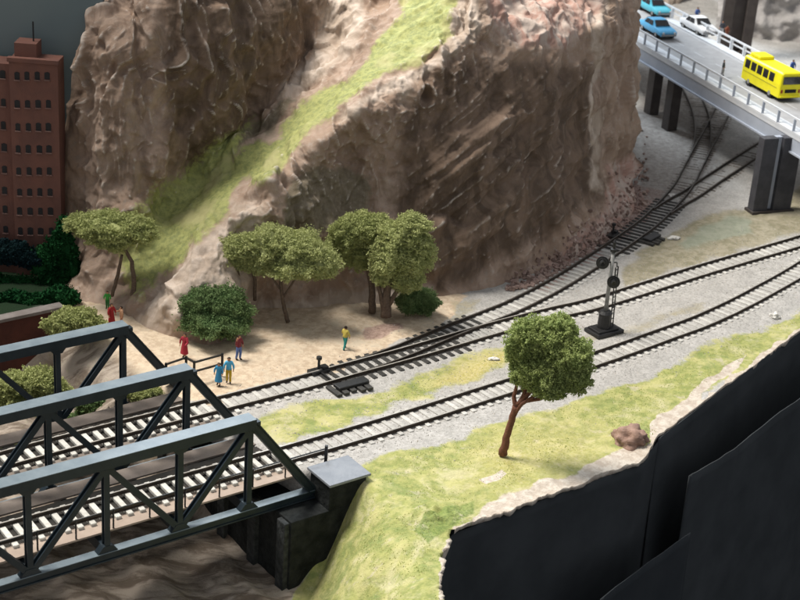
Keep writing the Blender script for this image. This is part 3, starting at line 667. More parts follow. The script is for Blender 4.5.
# ------------------------------------------------------------------ truss bridge
br = empty('truss_bridge', bp(END[0], 0, 0)); tag(br, 'dark green-grey steel truss bridge carrying two tracks across the ravine', 'bridge')
BO = Vector(br.location)
def L_(s_, t_, z_): return bp(s_, t_, z_)-BO
for ti in range(3):
    t0 = SP*ti; hip = HIP[ti]; end = END[ti]; nP = 5
    mb = MB(); s_far = hip-nP*PAN
    def ibeam(a, b, wd, hg, upv=(0, 0, 1)):
        a, b = Vector(a), Vector(b); d = (b-a).normalized(); x = d.cross(Vector(upv)).normalized(); y = x.cross(d)
        for sg in (1, -1): mb.bar(a+y*sg*(hg/2-.05), b+y*sg*(hg/2-.05), wd, .1, upv)
        mb.bar(a, b, wd*.72, hg-.2, upv)
    mb.bar(L_(s_far, t0, ZT), L_(hip+.22, t0, ZT), .92, .64)
    ibeam(L_(s_far, t0, ZB), L_(end+.3, t0, ZB), .62, .55)
    ibeam(L_(hip+.12, t0, ZT-.1), L_(end+.1, t0, ZB+.1), .70, .56)
    tr = mb.build('truss', M['steel'], br, bevel=.02)
    mb = MB(); mb.bar(L_(s_far, t0, ZT+.335), L_(hip+.2, t0, ZT+.335), .96, .03); mb.build('sheen_plate', M['sheen'], tr)  # thin plates added on the chords to carry the painted sheen
    mb = MB(); mb.bar(L_(s_far, t0, ZB+.29), L_(end+.2, t0, ZB+.29), .60, .03); mb.build('sheen_plate', M['sheen'], tr)
    for k in range(0, nP+1):
        s_ = hip-k*PAN
        v = MB(); v.bar(L_(s_, t0, ZB+.3), L_(s_, t0, ZT-.32), .40, .16, tuple(bd)); v.bar(L_(s_, t0-.17, ZB+.3), L_(s_, t0-.17, ZT-.32), .07, .34, tuple(bd)); v.bar(L_(s_, t0+.17, ZB+.3), L_(s_, t0+.17, ZT-.32), .07, .34, tuple(bd))
        v.build('vertical_post', M['steel'], tr)
        if k < nP:
            flip = (k % 2 == 0)
            a = L_(s_, t0, ZT-.35) if flip else L_(s_-PAN, t0, ZT-.35)
            b = L_(s_-PAN, t0, ZB+.35) if flip else L_(s_, t0, ZB+.35)
            d = MB(); 
            for off in (-.17, .17): d.bar(a+bn*off, b+bn*off, .08, .36, (0, 0, 1))
            d.bar(a, b, .3, .06); d.build('diagonal', M['steel'], tr)
        gm = Matrix((bd, Vector((0, 0, 1)), -bn)).transposed().to_4x4()
        for zz, sg in ((ZT-.30, -1), (ZB+.30, 1)):
            gs = MB(); m4 = Matrix.Translation(L_(s_, t0, zz)) @ gm; w1 = .62; w2 = .28
            gs.prism([(-w1, -sg*.3), (w1, -sg*.3), (w1, sg*.02), (w2, sg*.42), (-w2, sg*.42), (-w1, sg*.02)], -.24, .24, mx=m4)
            gs.build('gusset_plate', M['steel'], tr)
s_l = HIP[0]-5*PAN
for a_, e_ in ((0, END[0]), (1, END[1])):
    t0 = SP*a_
    mb = MB(); mb.bar(L_(s_l, t0+3.55, -.42), L_(e_+1.0, t0+3.55, -.42), 3.3, .3); mb.build('deck', M['deckb'], br)
    mb = MB(); mb.bar(L_(s_l, t0+1.45, -.25), L_(e_+.2, t0+1.45, -.25), 1.25, .12); mb.build('walkway', M['walk'] if a_ == 0 else M['walk2'], br)
    mb = MB(); mb.bar(L_(s_l, t0+6.0, -.25), L_(e_+.4, t0+6.0, -.25), 1.3, .12); mb.build('walkway', M['walk2'], br)
    for k in range(0, 6):
        fb = MB(); s_ = HIP[a_]-k*PAN; fb.bar(L_(s_, t0+.4, -.95), L_(s_, t0+SP-.4, -.95), .35, .7); fb.build('floor_beam', M['steel'], br)
hr = MB()
S0 = HIP[0]
for k in range(-9, 3):
    s_ = S0+k*PAN/2+.9
    if s_ > END[0]: continue
    hr.bar(L_(s_, .9, -.3), L_(s_, .9, 1.1), .09, .09)
hr.bar(L_(s_l, .9, 1.05), L_(END[0]+1.6, .9, 1.05), .07, .07)
hr.bar(L_(END[0]+1.6, .9, -.2), L_(END[0]+1.6, .9, 1.25), .2, .2)
hr.build('handrail', M['black'], br)
# abutment
ab = empty('stone_abutment', bp(AF, 0, -7)); tag(ab, 'near-black stone bridge abutment with smooth blue-grey cap slab', 'abutment')
AO = Vector(ab.location)
def prismw(mb, corners, z0, z1, mi=0):
    mb.prism([(c.x-AO.x, c.y-AO.y) for c in corners], z0-AO.z, z1-AO.z, mi)
mb = MB()
cr = [bp(AF, -1.3, 0), bp(AF+5.6, -1.3, 0), bp(AF+5.6, 1.6, 0), bp(AF+3.2, 1.6, 0), bp(END[1]+1.0, 9.5, 0), bp(END[2]+1., 16.5, 0), bp(END[2]-2., 16.5, 0)]
prismw(mb, [bp(AF, -1.9, 0), bp(AF+5.4, -1.9, 0), bp(AF+5.4, 1.4, 0), bp(AF+3.4, 1.4, 0), bp(END[2]+.8, 16.5, 0), bp(END[2]-2.4, 16.5, 0)], -9, -1.55)
prismw(mb, [bp(END[0]+.1, -1.9, 0), bp(AF+5.4, -1.9, 0), bp(AF+5.4, .3, 0), bp(END[0]+.1, .3, 0)], -1.56, .22)
prismw(mb, [bp(END[0]+.5, .3, 0), bp(AF+5.4, .3, 0), bp(AF+5.4, 1.5, 0), bp(END[0]+.5, 1.5, 0)], -1.57, -.12)
prismw(mb, [bp(END[0]+.5, 1.5, 0), bp(END[0]+1.1, 1.5, 0), bp(END[1]+1., 9.5, 0), bp(END[2]+1., 16.5, 0), bp(END[2]+.4, 16.5, 0), bp(END[1]+.4, 9.2, 0)], -1.57, -.3)
mb.build('wall', M['stone'], ab, bevel=.05)
mb = MB(); prismw(mb, [bp(END[0]-.05, -2.1, 0), bp(AF+5.6, -2.1, 0), bp(AF+5.6, .5, 0), bp(END[0]-.05, .5, 0)], .22, .40); mb.build('cap', M['cap'], ab, bevel=.03)
mb = MB()
for tt in (-1.7, 1.6, 5.2, 9, 13): prismw(mb, [bp(AF-.35+max(0, tt)*0.0-(0 if tt < 2 else 0), tt, 0)+bd*(END[2]-2.4-AF)*max(0, (tt+1))/17.5, bp(AF+.3, tt, 0)+bd*(END[2]-2.4-AF)*max(0, (tt+1))/17.5, bp(AF+.3, tt+.9, 0)+bd*(END[2]-2.4-AF)*max(0, (tt+1))/17.5, bp(AF-.35, tt+.9, 0)+bd*(END[2]-2.4-AF)*max(0, (tt+1))/17.5], -9, -1.7)
mb.build('buttress', mat('buttress_stone', (.025,.028,.029), (.06,.066,.068), 2, .8, .6, 4, spec=.15), ab, bevel=.05)
# ------------------------------------------------------------------ red wall at far left
a, b = g(-70, 338, 0), g(62, 306, .3)
mb = MB(); mb.bar((a.x, a.y, -4), (b.x, b.y, -4), .6, 8.4); w_ = empty('brick_wall', a); tag(w_, 'dark red retaining wall at the far left below the green backdrop', 'wall')
o = mb.build('wall', M['brickw'], w_); o.matrix_parent_inverse = Matrix.Translation(-a)
mb = MB(); mb.bar((a.x, a.y, .33), (b.x, b.y, .33), .9, .26); o = mb.build('coping', M['coping'], w_, bevel=.03); o.matrix_parent_inverse = Matrix.Translation(-a)
# ------------------------------------------------------------------ backdrop board, painted greenery and brick tower
t = TB('backdrop_paint'); n1 = t.noise(.05, 4, .6); 
t.L.new(t.mix(t.ss(n1, .35, .65), (.12,.162,.175), (.15,.19,.195)), t.b.inputs['Base Color']); t.b.inputs['Roughness'].default_value = .9
mb = MB(); p1, p2 = atY(-260, 300, 113), atY(105, 300, 113)
mb.box(((p1.x+p2.x)/2, 113.8, 20), (p2.x-p1.x, .6, 74)); tag(mb.build('sky', t.m), kind='structure')
def blockpt(px, Y): return atY(px, 200, Y).x
BY = 110.5
tw = empty('brick_tower', (atY(35, 290, BY).x, BY, -3)); tag(tw, 'brick red tower block with rows of small dark windows and a rooftop mast', 'building')
TO = Vector(tw.location)
zt = atY(35, 61, BY).z; x0, x1 = atY(12, 150, BY).x, atY(59.5, 150, BY).x
def zpy(py, px=35): return atY(px, py, BY).z
mb = MB(); mb.box(((x0+x1)/2-TO.x, 1, (zt-3)/2-TO.z), (x1-x0, 2, zt+3)); mb.box((x0-TO.x-4, 1.4, (zt-.5-3)/2-TO.z), (8.01, 2, zt-.5+3))
mb.build('wall', M['brick'], tw)
mb = MB(); mb.box(((x0+x1)/2-TO.x, .1, zt-TO.z), (x1-x0+.2, .5, .3)); mb.build('parapet', M['brick'], tw)
mb = MB(); xa, xb = atY(13, 55, BY).x, atY(35, 55, BY).x; mb.box(((xa+xb)/2-TO.x, 1.2, zt-TO.z+.5), (xb-xa, 1.6, 1.3)); mb.build('rooftop_block', M['brick'], tw)
mb = MB(); xm = atY(29, 30, BY).x; mb.tube([(xm-TO.x, 1.2, zt-TO.z+1.0), (xm-TO.x, 1.2, zpy(26)-TO.z)], .06); mb.build('mast', M['bwin'], tw)
for ry in (76, 104, 127, 149, 171, 192, 211, 231, 251):
    for cx in (-8, 1, 17, 27, 37.5, 47.5):
        xw = atY(cx+(ry-76)*.022, ry, BY).x-TO.x; zw = zpy(ry, cx)-TO.z; left_ = cx < 12; yf = .4 if left_ else 0
        mb = MB(); xw += rnd.uniform(-.03, .03); wh_ = rnd.uniform(.48, .58); mb.box((xw, yf-.01, zw), (rnd.uniform(.34, .42), .06, wh_)); mb.prism([(xw-.13, zw+wh_/2), (xw+.13, zw+wh_/2), (xw+.08, zw+wh_/2+.05), (xw-.08, zw+wh_/2+.05)], -.03, .03, mx=Matrix(((1,0,0,0),(0,0,1,yf-.01),(0,1,0,0),(0,0,0,1)))); wn = mb.build('window', M['bwin'], tw)
        mb = MB(); mb.box((xw, yf-.07, zw-.33), (.46, .12, .07)); mb.build('sill', M['bsill'], wn)
# ------------------------------------------------------------------ foliage
def foam(name, blobs, m_, parent, n, leaf, seed=1, core=.8):
    r = np.random.default_rng(seed); V = []; tot = sum(b[3]*b[4]+b[3]*b[5] for b in blobs); Fq = []
    allP = []; allS = []
    for b in blobs:
        k = int(n*(b[3]*b[4]+b[3]*b[5])/tot); d = r.normal(size=(k, 3)); d /= np.linalg.norm(d, axis=1)[:, None]
        lump = 1+.27*vnoise(d[:, 0]*2.6+b[0], d[:, 1]*2.6+b[1], d[:, 2]*2.6)+.13*vnoise(d[:, 0]*6+b[0], d[:, 1]*6, d[:, 2]*6+b[2])
        rad = lump*(1.06-.30*r.random(k)**1.4)*np.where(r.random(k) < .05, 1.10, 1)*(1+.10*vnoise(d[:, 0]*14, d[:, 1]*14+b[2], d[:, 2]*14+b[0])); keep = vnoise(d[:, 0]*4.2+b[1]*3, d[:, 1]*4.2, d[:, 2]*4.2+b[0]) > -.52
        p = np.array(b[:3])+d*np.array(b[3:6])*rad[:, None]; allP.append(p[keep])
    P_ = np.concatenate(allP); k = len(P_); s_ = leaf*(.5+r.random(k))
    a = r.normal(size=(k, 3)); a /= np.linalg.norm(a, axis=1)[:, None]; c = r.normal(size=(k, 3)); b2 = np.cross(a, c); b2 /= np.linalg.norm(b2, axis=1)[:, None]
    q = np.stack([P_-a*s_[:, None]*.5-b2*s_[:, None]*.3, P_+a*s_[:, None]*.5-b2*s_[:, None]*.25, P_+a*s_[:, None]*.35+b2*s_[:, None]*.35, P_-a*s_[:, None]*.4+b2*s_[:, None]*.3], 1)
    V = q.reshape(-1, 3); Fq = np.arange(4*k).reshape(k, 4)
    # core volume
    cv = []; cf = []
    for b in blobs:
        nu, nv = 22, 12
        th = np.linspace(0, 2*np.pi, nu, endpoint=False); ph = np.linspace(.02, np.pi-.02, nv)
        d = np.stack([np.sin(ph)[:, None]*np.cos(th), np.sin(ph)[:, None]*np.sin(th), np.cos(ph)[:, None]+0*th], -1).reshape(-1, 3)
        lump = 1+.27*vnoise(d[:, 0]*2.6+b[0], d[:, 1]*2.6+b[1], d[:, 2]*2.6)+.18*vnoise(d[:, 0]*6+b[0], d[:, 1]*6, d[:, 2]*6+b[2])
        base = len(V)+sum(len(c_) for c_ in cv); cv.append(np.array(b[:3])+d*np.array(b[3:6])*core*lump[:, None])
        for i in range(nv-1):
            for j in range(nu): cf.append((base+i*nu+j, base+i*nu+(j+1) % nu, base+(i+1)*nu+(j+1) % nu, base+(i+1)*nu+j))
    V = np.concatenate([V]+cv); Fq = np.concatenate([Fq, np.array(cf)])
    o = link(name, npmesh(name, V, Fq, m_, False), parent); return o
def pxr(Y, r): return r*Y/F*1.08
def tree(px, py, blobs_px, trunk, m_, bark, label, n=14000, leaf=.28, name='tree', seed=1, dY=0, group=None):
    """blobs_px: (x, y, Yoffset, rx, rz) in survey units; trunk: list of limb polylines with radii"""
    base = g(px, py); root = empty(name, base); tag(root, label, 'tree', group)
    Bl = []
    for (x, y, dy, rx, rz) in blobs_px:
        c = atY(x, y, base.y+dy+dY); k = pxr(c.y, 1); Bl.append((c.x-base.x, c.y-base.y, c.z-base.z, rx*k, rx*k*.85, rz*k))
    foam('crown', Bl, m_, root, int(n*3.6), leaf*.42, seed, .80)
    mb = MB()
    for limb in trunk:
        pts = []; rad = []
        for (x, y, dy, r_) in limb:
            p = atY(x, y, base.y+dy+dY)-base; pts.append(p); rad.append(r_)
        pts2 = []; rad2 = []
        for i in range(len(pts)-1):
            for q in range(4):
                t_ = q/4; pts2.append(pts[i].lerp(pts[i+1], t_)+Vector((rnd.uniform(-1, 1), rnd.uniform(-1, 1), 0))*rad[i]*.18*(q > 0)); rad2.append(rad[i]+(rad[i+1]-rad[i])*t_)
        pts2.append(pts[-1]); rad2.append(rad[-1]); mb.tube(pts2, rad2, 8)
    mb.build('trunk', bark, root, smooth=True)
    return root
tree(503, 455, [(528,340,0,20,22),(553,345,0,24,26),(570,358,-.6,22,22),(545,372,-.4,26,18),(528,372,.2,17,16),(575,378,-.8,16,15),(522,352,.4,14,20),(560,328,.3,16,12),(548,388,-.8,18,10)],
     [[(503,454.5,0,.30),(506,438,0,.24),(512,420,0,.22),(516,406,0,.24)], [(516,408,0,.17),(514,396,.2,.13),(520,372,.2,.08)], [(515,410,0,.18),(524,395,0,.15),(530,370,.3,.1)],
      [(517,405,0,.18),(530,392,-.2,.14),(540,365,0,.1)], [(520,402,0,.16),(540,399,-.5,.12),(556,392,-.9,.1),(566,370,-.9,.07)], [(514,414,0,.12),(522,404,-.4,.12),(534,396,-.6,.1)]],
     M['foam_f'], M['bark_r'], 'round bushy green tree with leaning reddish trunk on the front grass', n=30000, leaf=.26, seed=3)
tree(288, 322, [(245,247,0,22,14),(268,243,-.3,26,17),(295,248,0,30,17),(318,262,-.2,20,17),(290,266,-.9,24,12),(238,256,.2,16,12),(262,262,0,18,11)],
     [[(288,322,0,.17),(284,306,0,.15),(282,295,0,.14),(280,275,0,.12)], [(283,298,0,.1),(292,284,0,.08),(300,270,0,.07)], [(281,290,0,.09),(270,275,0,.06)]],
     M['foam_b'], M['bark'], 'wide flat-crowned pale green tree with a thin trunk left of the twin trees', n=26000, leaf=.25, seed=5, group='trees at the foot of the mountain')
tree(243, 318, [(234,255,0,12,11),(228,248,.3,9,8)], [[(243,300,0,.14),(240,280,0,.12),(235,262,0,.08)], [(255,300,.6,.14),(255,280,.3,.12),(250,262,0,.08)]],
     M['foam_b'], M['bark'], 'small thin-stemmed tree tucked behind the left end of the wide flat crown', n=5000, leaf=.25, seed=6, group='trees at the foot of the mountain')
tree(368, 312, [(350,232,0,20,17),(368,228,0,22,14),(345,246,.3,16,16),(380,240,.4,20,18),(360,255,.4,18,14)],
     [[(372,312,0,.3),(372,290,0,.25),(368,262,0,.18)]], M['foam'], M['bark'], 'broad olive green tree on the left of the twin trees by the dark rock face', n=20000, leaf=.25, seed=7, group='trees at the foot of the mountain')
tree(388, 317, [(400,236,0,22,13),(412,226,0,17,12),(392,256,-.3,20,20),(412,255,0,20,22),(405,278,.2,17,14),(384,274,.0,12,12),(418,246,-.2,14,14)],
     [[(386,317,0,.42),(386,300,0,.34),(390,280,0,.22)], [(384,310,0,.2),(380,292,0,.16),(376,270,0,.1)], [(388,306,0,.2),(398,290,0,.16),(404,275,0,.1)]],
     M['foam_b'], M['bark'], 'upright yellow-green tree on the right of the twin trees by the dark rock face', n=24000, leaf=.25, seed=8, dY=-.6, group='trees at the foot of the mountain')
tree(131, 300, [(90,224,0,22,9),(110,226,-.3,30,14),(132,230,0,22,13),(112,238,-.5,24,11),(82,222,.3,14,7),(96,232,0,18,9)],
     [[(133,302,0,.22),(134,285,0,.18),(132,262,0,.16),(122,244,0,.12)], [(112,296,.4,.14),(118,275,.2,.14),(122,255,0,.1)]],
     M['foam'], M['bark'], 'flat spreading green tree at the far left in front of the mountain', n=20000, leaf=.25, seed=9, dY=-1.5, group='trees at the foot of the mountain')
def bush(px, py, blobs_px, m_, label, n=9000, leaf=.24, seed=1, z=0., group=None):
    base = g(px, py, z); root = empty('bush', base); tag(root, label, 'bush', group); Bl = []
    for (x, y, dy, rx, rz) in blobs_px:
        c = atY(x, y, base.y+dy); k = pxr(c.y, 1); Bl.append((c.x-base.x, c.y-base.y, c.z-base.z, rx*k, rx*k*.8, rz*k))
    foam('foliage', Bl, m_, root, int(n*3.6), leaf*.42, seed, .82)
bush(215, 336, [(200,308,0,20,20),(228,310,0,22,22),(214,300,.5,24,14),(215,322,-.5,32,14),(236,322,0,13,12)], M['foam_d'], 'large dark green bush beside the person in the red dress', 18000, .26, 11)
bush(418, 316, [(410,302,0,13,12),(426,302,.2,13,12),(418,296,.5,14,8)], M['foam_d'], 'small dark green bush at the foot of the twin trees', 7000, .22, 12)
bush(72, 338, [(62,325,0,18,12),(84,322,0,16,13),(74,318,.4,18,10),(95,325,.3,10,9)], M['foam'], 'olive green bush on the ravine edge behind the farthest truss', 9000, .26, 13)
bush(30, 420, [(14,385,0,22,12),(38,382,0,22,14),(52,392,0,18,14),(22,400,0,26,14),(62,398,.4,10,10)], M['foam'], 'green bush seen through the farthest truss below the red wall', 13000, .26, 14, z=-2.5)
bush(98, 412, [(92,405,0,16,12),(108,410,.3,12,8),(84,418,0,14,8)], M['foam_d'], 'darker green bush low on the ravine side beneath the farthest truss', 6000, .24, 15, z=-3)
bush(150, 398, [(140,394,0,14,6),(160,390,.3,14,6)], M['foam'], 'strip of low olive shrub on the ravine side at the end of the farthest truss', 5000, .2, 16, z=-1.2)
bush(2, 455, [(-10,446,0,16,8),(12,442,.3,12,5)], M['foam_b'], 'yellow-green shrub at the left edge beneath the farthest truss', 5000, .22, 17, z=-2.)
def hedge(px, blobs, m_, label, seed, Y0=109.2):
    c0 = atY(px, 300, Y0); root = empty('backdrop_tree', c0); tag(root, label, 'painted tree', 'dark greenery before the backdrop'); Bl = []
    for (x, y, rx, rz) in blobs:
        c = atY(x, y, Y0); k = Y0/F*1.08; Bl.append((c.x-c0.x, 0, c.z-c0.z, rx*k, .6, rz*k))
    foam('foliage', Bl, m_, root, 14000, .2, seed, .93)
hedge(60, [(62,250,14,22),(50,262,20,18),(70,270,12,20),(58,285,20,14),(64,228,7,12)], M['foam_p'], 'dark green painted tree right of the brick tower', 21)
hedge(10, [(-10,285,30,12),(20,288,30,12),(55,296,24,10),(-40,285,30,12),(30,302,50,8)], M['foam_p'], 'long low dark green hedge in front of the brick tower', 22)
hedge(31, [(-20,300,60,9),(30,300,40,8),(62,296,16,10)], M['foam_p'], 'lowest dark green hedge directly behind the red wall coping', 24, 105.6)
hedge(15, [(10,252,22,12),(-15,252,20,14),(30,258,16,9)], M['foam_n'], 'blue-black shrub against the foot of the brick tower', 23)
# ------------------------------------------------------------------ signal
def disc(mb, c, nrm, r_, th, n=20, mi=0):
    c = Vector(c); nrm = Vector(nrm).normalized(); mb.tube([c-nrm*th/2, c+nrm*th/2], r_, n, mi)
sg = empty('railway_signal', g(604, 331), .62); tag(sg, 'grey mast railway signal with two round black heads and a ladder', 'railway signal')
mb = MB(); mb.box((0, 0, .06), (2.6, 1.7, .3)); mb.box((-.1, 0, .28), (2.0, 1.35, .16)); mb.build('plinth', M['black'], sg, bevel=.05)
mb = MB(); mb.tube([(-.1, 0, .35), (-.1, 0, 1.55)], [.52, .48], 14); mb.tube([(-.1, 0, 1.55), (-.1, 0, 1.75)], [.56, .40], 14); mb.build('relay_base', M['black'], sg)
mb = MB(); mb.tube([(-.1, 0, 1.7), (-.1, 0, 6.6)], [.16, .14], 12); mb.build('mast', M['signal'], sg, smooth=True)
mb = MB(); mb.tube([(-.1, 0, 6.58), (-.1, 0, 6.8), (-.1, 0, 6.85), (-.1, 0, 7.35), (-.1, 0, 7.55)], [.25, .25, .1, .14, .04], 10); mb.build('finial', M['black'], sg)
nv = Matrix.Rotation(-.62, 3, 'Z') @ Vector((-.15, -1, .1)).normalized()
for (cx_, cy_, zz) in ((-.88, .19, 5.75), (-.05, -.38, 4.25)):
    cc = Vector((cx_, cy_, zz)); mb = MB(); disc(mb, cc, nv, .49, .10); disc(mb, cc+nv*.12, nv, .38, .16); hd = mb.build('signal_head', M['black'], sg)
    mb = MB(); disc(mb, cc+nv*.22, nv, .2, .06); mb.build('lens', M['glassd'], hd, smooth=False)
    mb = MB(); mb.tube([cc+nv*.2+Vector((.24*math.cos(a_), 0, .24*math.sin(a_))) for a_ in np.linspace(.1, 3.04, 7)], .07, 6); mb.tube([cc+nv*.45+Vector((.22*math.cos(a_), 0, .22*math.sin(a_))) for a_ in np.linspace(.1, 3.04, 7)], .06, 6); mb.build('visor', M['black'], hd)
    mb = MB(); mb.bar(cc, (-.1, 0, zz), .12, .12); mb.build('bracket', M['black'], hd)
mb = MB()
la, lb = Vector((.62, -.1, .3)), Vector((.36, -.1, 5.3))
for off in (-.17, .17): mb.bar(la+Vector((off, off*.3, 0)), lb+Vector((off, off*.3, 0)), .07, .07)
for k in range(11):
    p = la.lerp(lb, (k+.5)/11); mb.bar(p+Vector((-.17, -.05, 0)), p+Vector((.17, .05, 0)), .055, .055)
mb.tube([lb, lb+Vector((-.05, 0, .35)), (-.1, 0, 5.75)], .05, 6); mb.build('ladder', M['black'], sg)
# ------------------------------------------------------------------ railing on the sand
rl = empty('railing', g(193, 381)); tag(rl, 'low black two-bar railing on the sand beside the truss bridge', 'railing'); RO = Vector(rl.location)
pA, pB, pC, pD = g(194, 382)-RO, g(222, 374)-RO, g(186, 377)-RO, g(166, 384)-RO
for p in (pA, pB, pC, pD): mb = MB(); mb.bar(p, p+Vector((0, 0, 1.6)), .16, .16); mb.build('post', M['black'], rl)
for a_, b_ in ((pA, pB), (pC, pA), (pD, pC)):
    mb = MB()
    for zz in (1.5, .8): mb.bar(a_+Vector((0, 0, zz)), b_+Vector((0, 0, zz)), .1, .12)
    mb.build('bar', M['black'], rl)
# ------------------------------------------------------------------ road bridge
na, nb = g(644, 47, 7.5), g(796, 136, 7.5); RD = (nb-na).normalized(); RN = Vector((-RD.y, RD.x, 0))
if RN.x < 0: RN = -RN
ob = empty('road_bridge', (na.x, na.y, 0)); tag(ob, 'grey concrete road bridge with pale railings crossing above the tracks', 'road bridge')
def rp(l, t_, z_): return Vector((na.x, na.y, 0))+RD*l+RN*t_+Vector((0, 0, z_))
def rq(l, t_, z_): return RD*l+RN*t_+Vector((0, 0, z_))
LA, LB = -34, 86; WD = 9.4
mb = MB(); mb.bar(rq(LA, WD/2, 7.32), rq(LB, WD/2, 7.32), WD, .36); mb.build('deck', M['conc'], ob)
mb = MB(); mb.bar(rq(LA, WD/2, 7.55), rq(LB, WD/2, 7.55), WD-2.6, .05); mb.build('roadway', M['road'], ob)
mb = MB()
for t_, wd in ((.62, 1.24), (WD-.62, 1.24)): mb.bar(rq(LA, t_, 7.6), rq(LB, t_, 7.6), wd, .26)
mb.build('footway', M['conc'], ob)
for t_ in (.25, WD-.25):
    mb = MB(); mb.bar(rq(LA, t_, 6.45), rq(LB, t_, 6.45), .4, 1.36); mb.bar(rq(LA, t_, 5.82), rq(LB, t_, 5.82), .75, .16); mb.build('girder', M['girder'], ob)
mb = MB(); l = LA
while l < LB: mb.bar(rq(l, WD/2, 7.585), rq(l+2.2, WD/2, 7.585), .16, .012); l += 4.6
for t_ in (1.5, WD-1.5): mb.bar(rq(LA, t_, 7.584), rq(LB, t_, 7.584), .12, .012)
mb.build('lane_marking', M['line'], ob)
for t_, nm in ((.12, 0), (WD-.12, 1)):
    mb = MB(); mb.bar(rq(LA, t_, 8.95), rq(LB, t_, 8.95), .16, .18)
    if nm: mb.bar(rq(LA, t_, 8.40), rq(LB, t_, 8.40), .1, .14)
    pr = mb.build('railing', M['conc'], ob); l = LA+.8; k = 0
    while l < LB and k < 60:
        mb = MB(); mb.bar(rq(l, t_, 7.7), rq(l, t_, 8.9), .3 if nm else .22, .22 if not nm else .34); mb.build('post', M['conc'] if nm else M['girder'], pr); l += 2.75; k += 1
for (px_, py_, py2, k) in ((651, 112, 62, 0), (669, 128, 74, 1)):
    p = g(px_, py_); v = p-Vector((na.x, na.y, 0)); l_ = v.dot(RD); t_ = max(v.dot(RN), .9)
    mb = MB(); mb.bar(rq(l_, t_, -.5), rq(l_, t_, 7.13), 1.1, 1.5, tuple(RD)); mb.build('column', M['pier_d'], ob, bevel=.05)
v = g(748, 210)-Vector((na.x, na.y, 0)); l3, t3 = v.dot(RD), v.dot(RN)
for q0, q1_ in ((.2, 1.75), (2.35, 4.3)):
    mb = MB(); mb.bar(rq(l3, (q0+q1_)/2+t3, -.5), rq(l3, (q0+q1_)/2+t3, 7.13), q1_-q0, 1.0, tuple(RD)); mb.build('pier', M['pier'], ob, bevel=.06)
mb = MB(); mb.bar(rq(l3-.2, 2.05+t3, -.5), rq(l3-.2, 2.05+t3, 7.12), .9, .5, tuple(RD)); mb.build('pier_web', M['girder'], ob)
mb = MB(); mb.bar(rq(l3, 2.3+t3, -.3), rq(l3, 2.3+t3, .04), 4.5, 1.5, tuple(RD)); mb.build('pier_footing', M['pier_d'], ob, bevel=.04)
mb = MB()
for l_ in (-22,): mb.bar(rq(l_, 3, -.5), rq(l_, 3, 7.12), 4, 1.2, tuple(RD))
mb.build('pier', M['pier_d'], ob, bevel=.05)
# dark tall posts behind
for i, (x0_, x1_, lab) in enumerate(((720, 731, 'dark brown post behind the road bridge, nearer the buff cliff'), (743, 753, 'dark brown post behind the road bridge, nearer the grey cliff'))):
    Yp = 194.; p = atY((x0_+x1_)/2, 30, Yp); wd = (x1_-x0_)/F*Yp
    r_ = empty('dark_post', (p.x, Yp, 0)); tag(r_, lab, 'post', 'dark posts behind the road bridge')
    mb = MB(); mb.box((0, 0, 11), (wd, 1.2, 24)); mb.build('shaft', M['pier_d'], r_, bevel=.08)
    mb = MB(); mb.box((0, 0, .4), (wd+.6, 1.8, .9)); mb.build('foot', M['pier_d'], r_, bevel=.08)
    mb = MB(); mb.box((0, -.7, 16), (wd*.35, .3, 14)); mb.build('rib', M['pier_d'], r_)
yp = 195.2; p = atY(737, 20, yp)
mb = MB(); mb.box((0, 0, 0), (2.4, .5, 24)); o = mb.build('weathered_panel', mat('panel', (.16,.14,.13), (.10,.085,.08), .4, .8, .3), None); o.location = (p.x, yp, 12); tag(o, 'weathered brown grey panel standing between the two dark posts', 'panel')
# ------------------------------------------------------------------ vehicles (x forward)
def loft(mb, st, mi=0):
    """st: list of (x, [(y, z), ...]) closed cross sections with equal counts"""
    n = len(st[0][1]); b0 = len(mb.v)
    for x, sec in st: mb.v += [(x, y, z) for y, z in sec]
    for i in range(len(st)-1):
        for k in range(n): mb.f.append((b0+i*n+k, b0+i*n+(k+1) % n, b0+(i+1)*n+(k+1) % n, b0+(i+1)*n+k)); mb.m.append(mi)
    mb.f.append(tuple(b0+k for k in range(n))[::-1]); mb.m.append(mi); mb.f.append(tuple(b0+(len(st)-1)*n+k for k in range(n))); mb.m.append(mi)
def wheels(root, xs, yw, r_):
    for x in xs:
        for s_ in (-1, 1):
            mb = MB(); mb.tube([(x, s_*yw-.12, r_), (x, s_*yw+.12, r_)], r_, 16); wh = mb.build('wheel', M['tyre'], root)
            mb = MB(); mb.tube([(x, s_*(yw+.125)-.02, r_), (x, s_*(yw+.125)+.02, r_)], r_*.5, 12); mb.build('rim', M['hub'], wh)
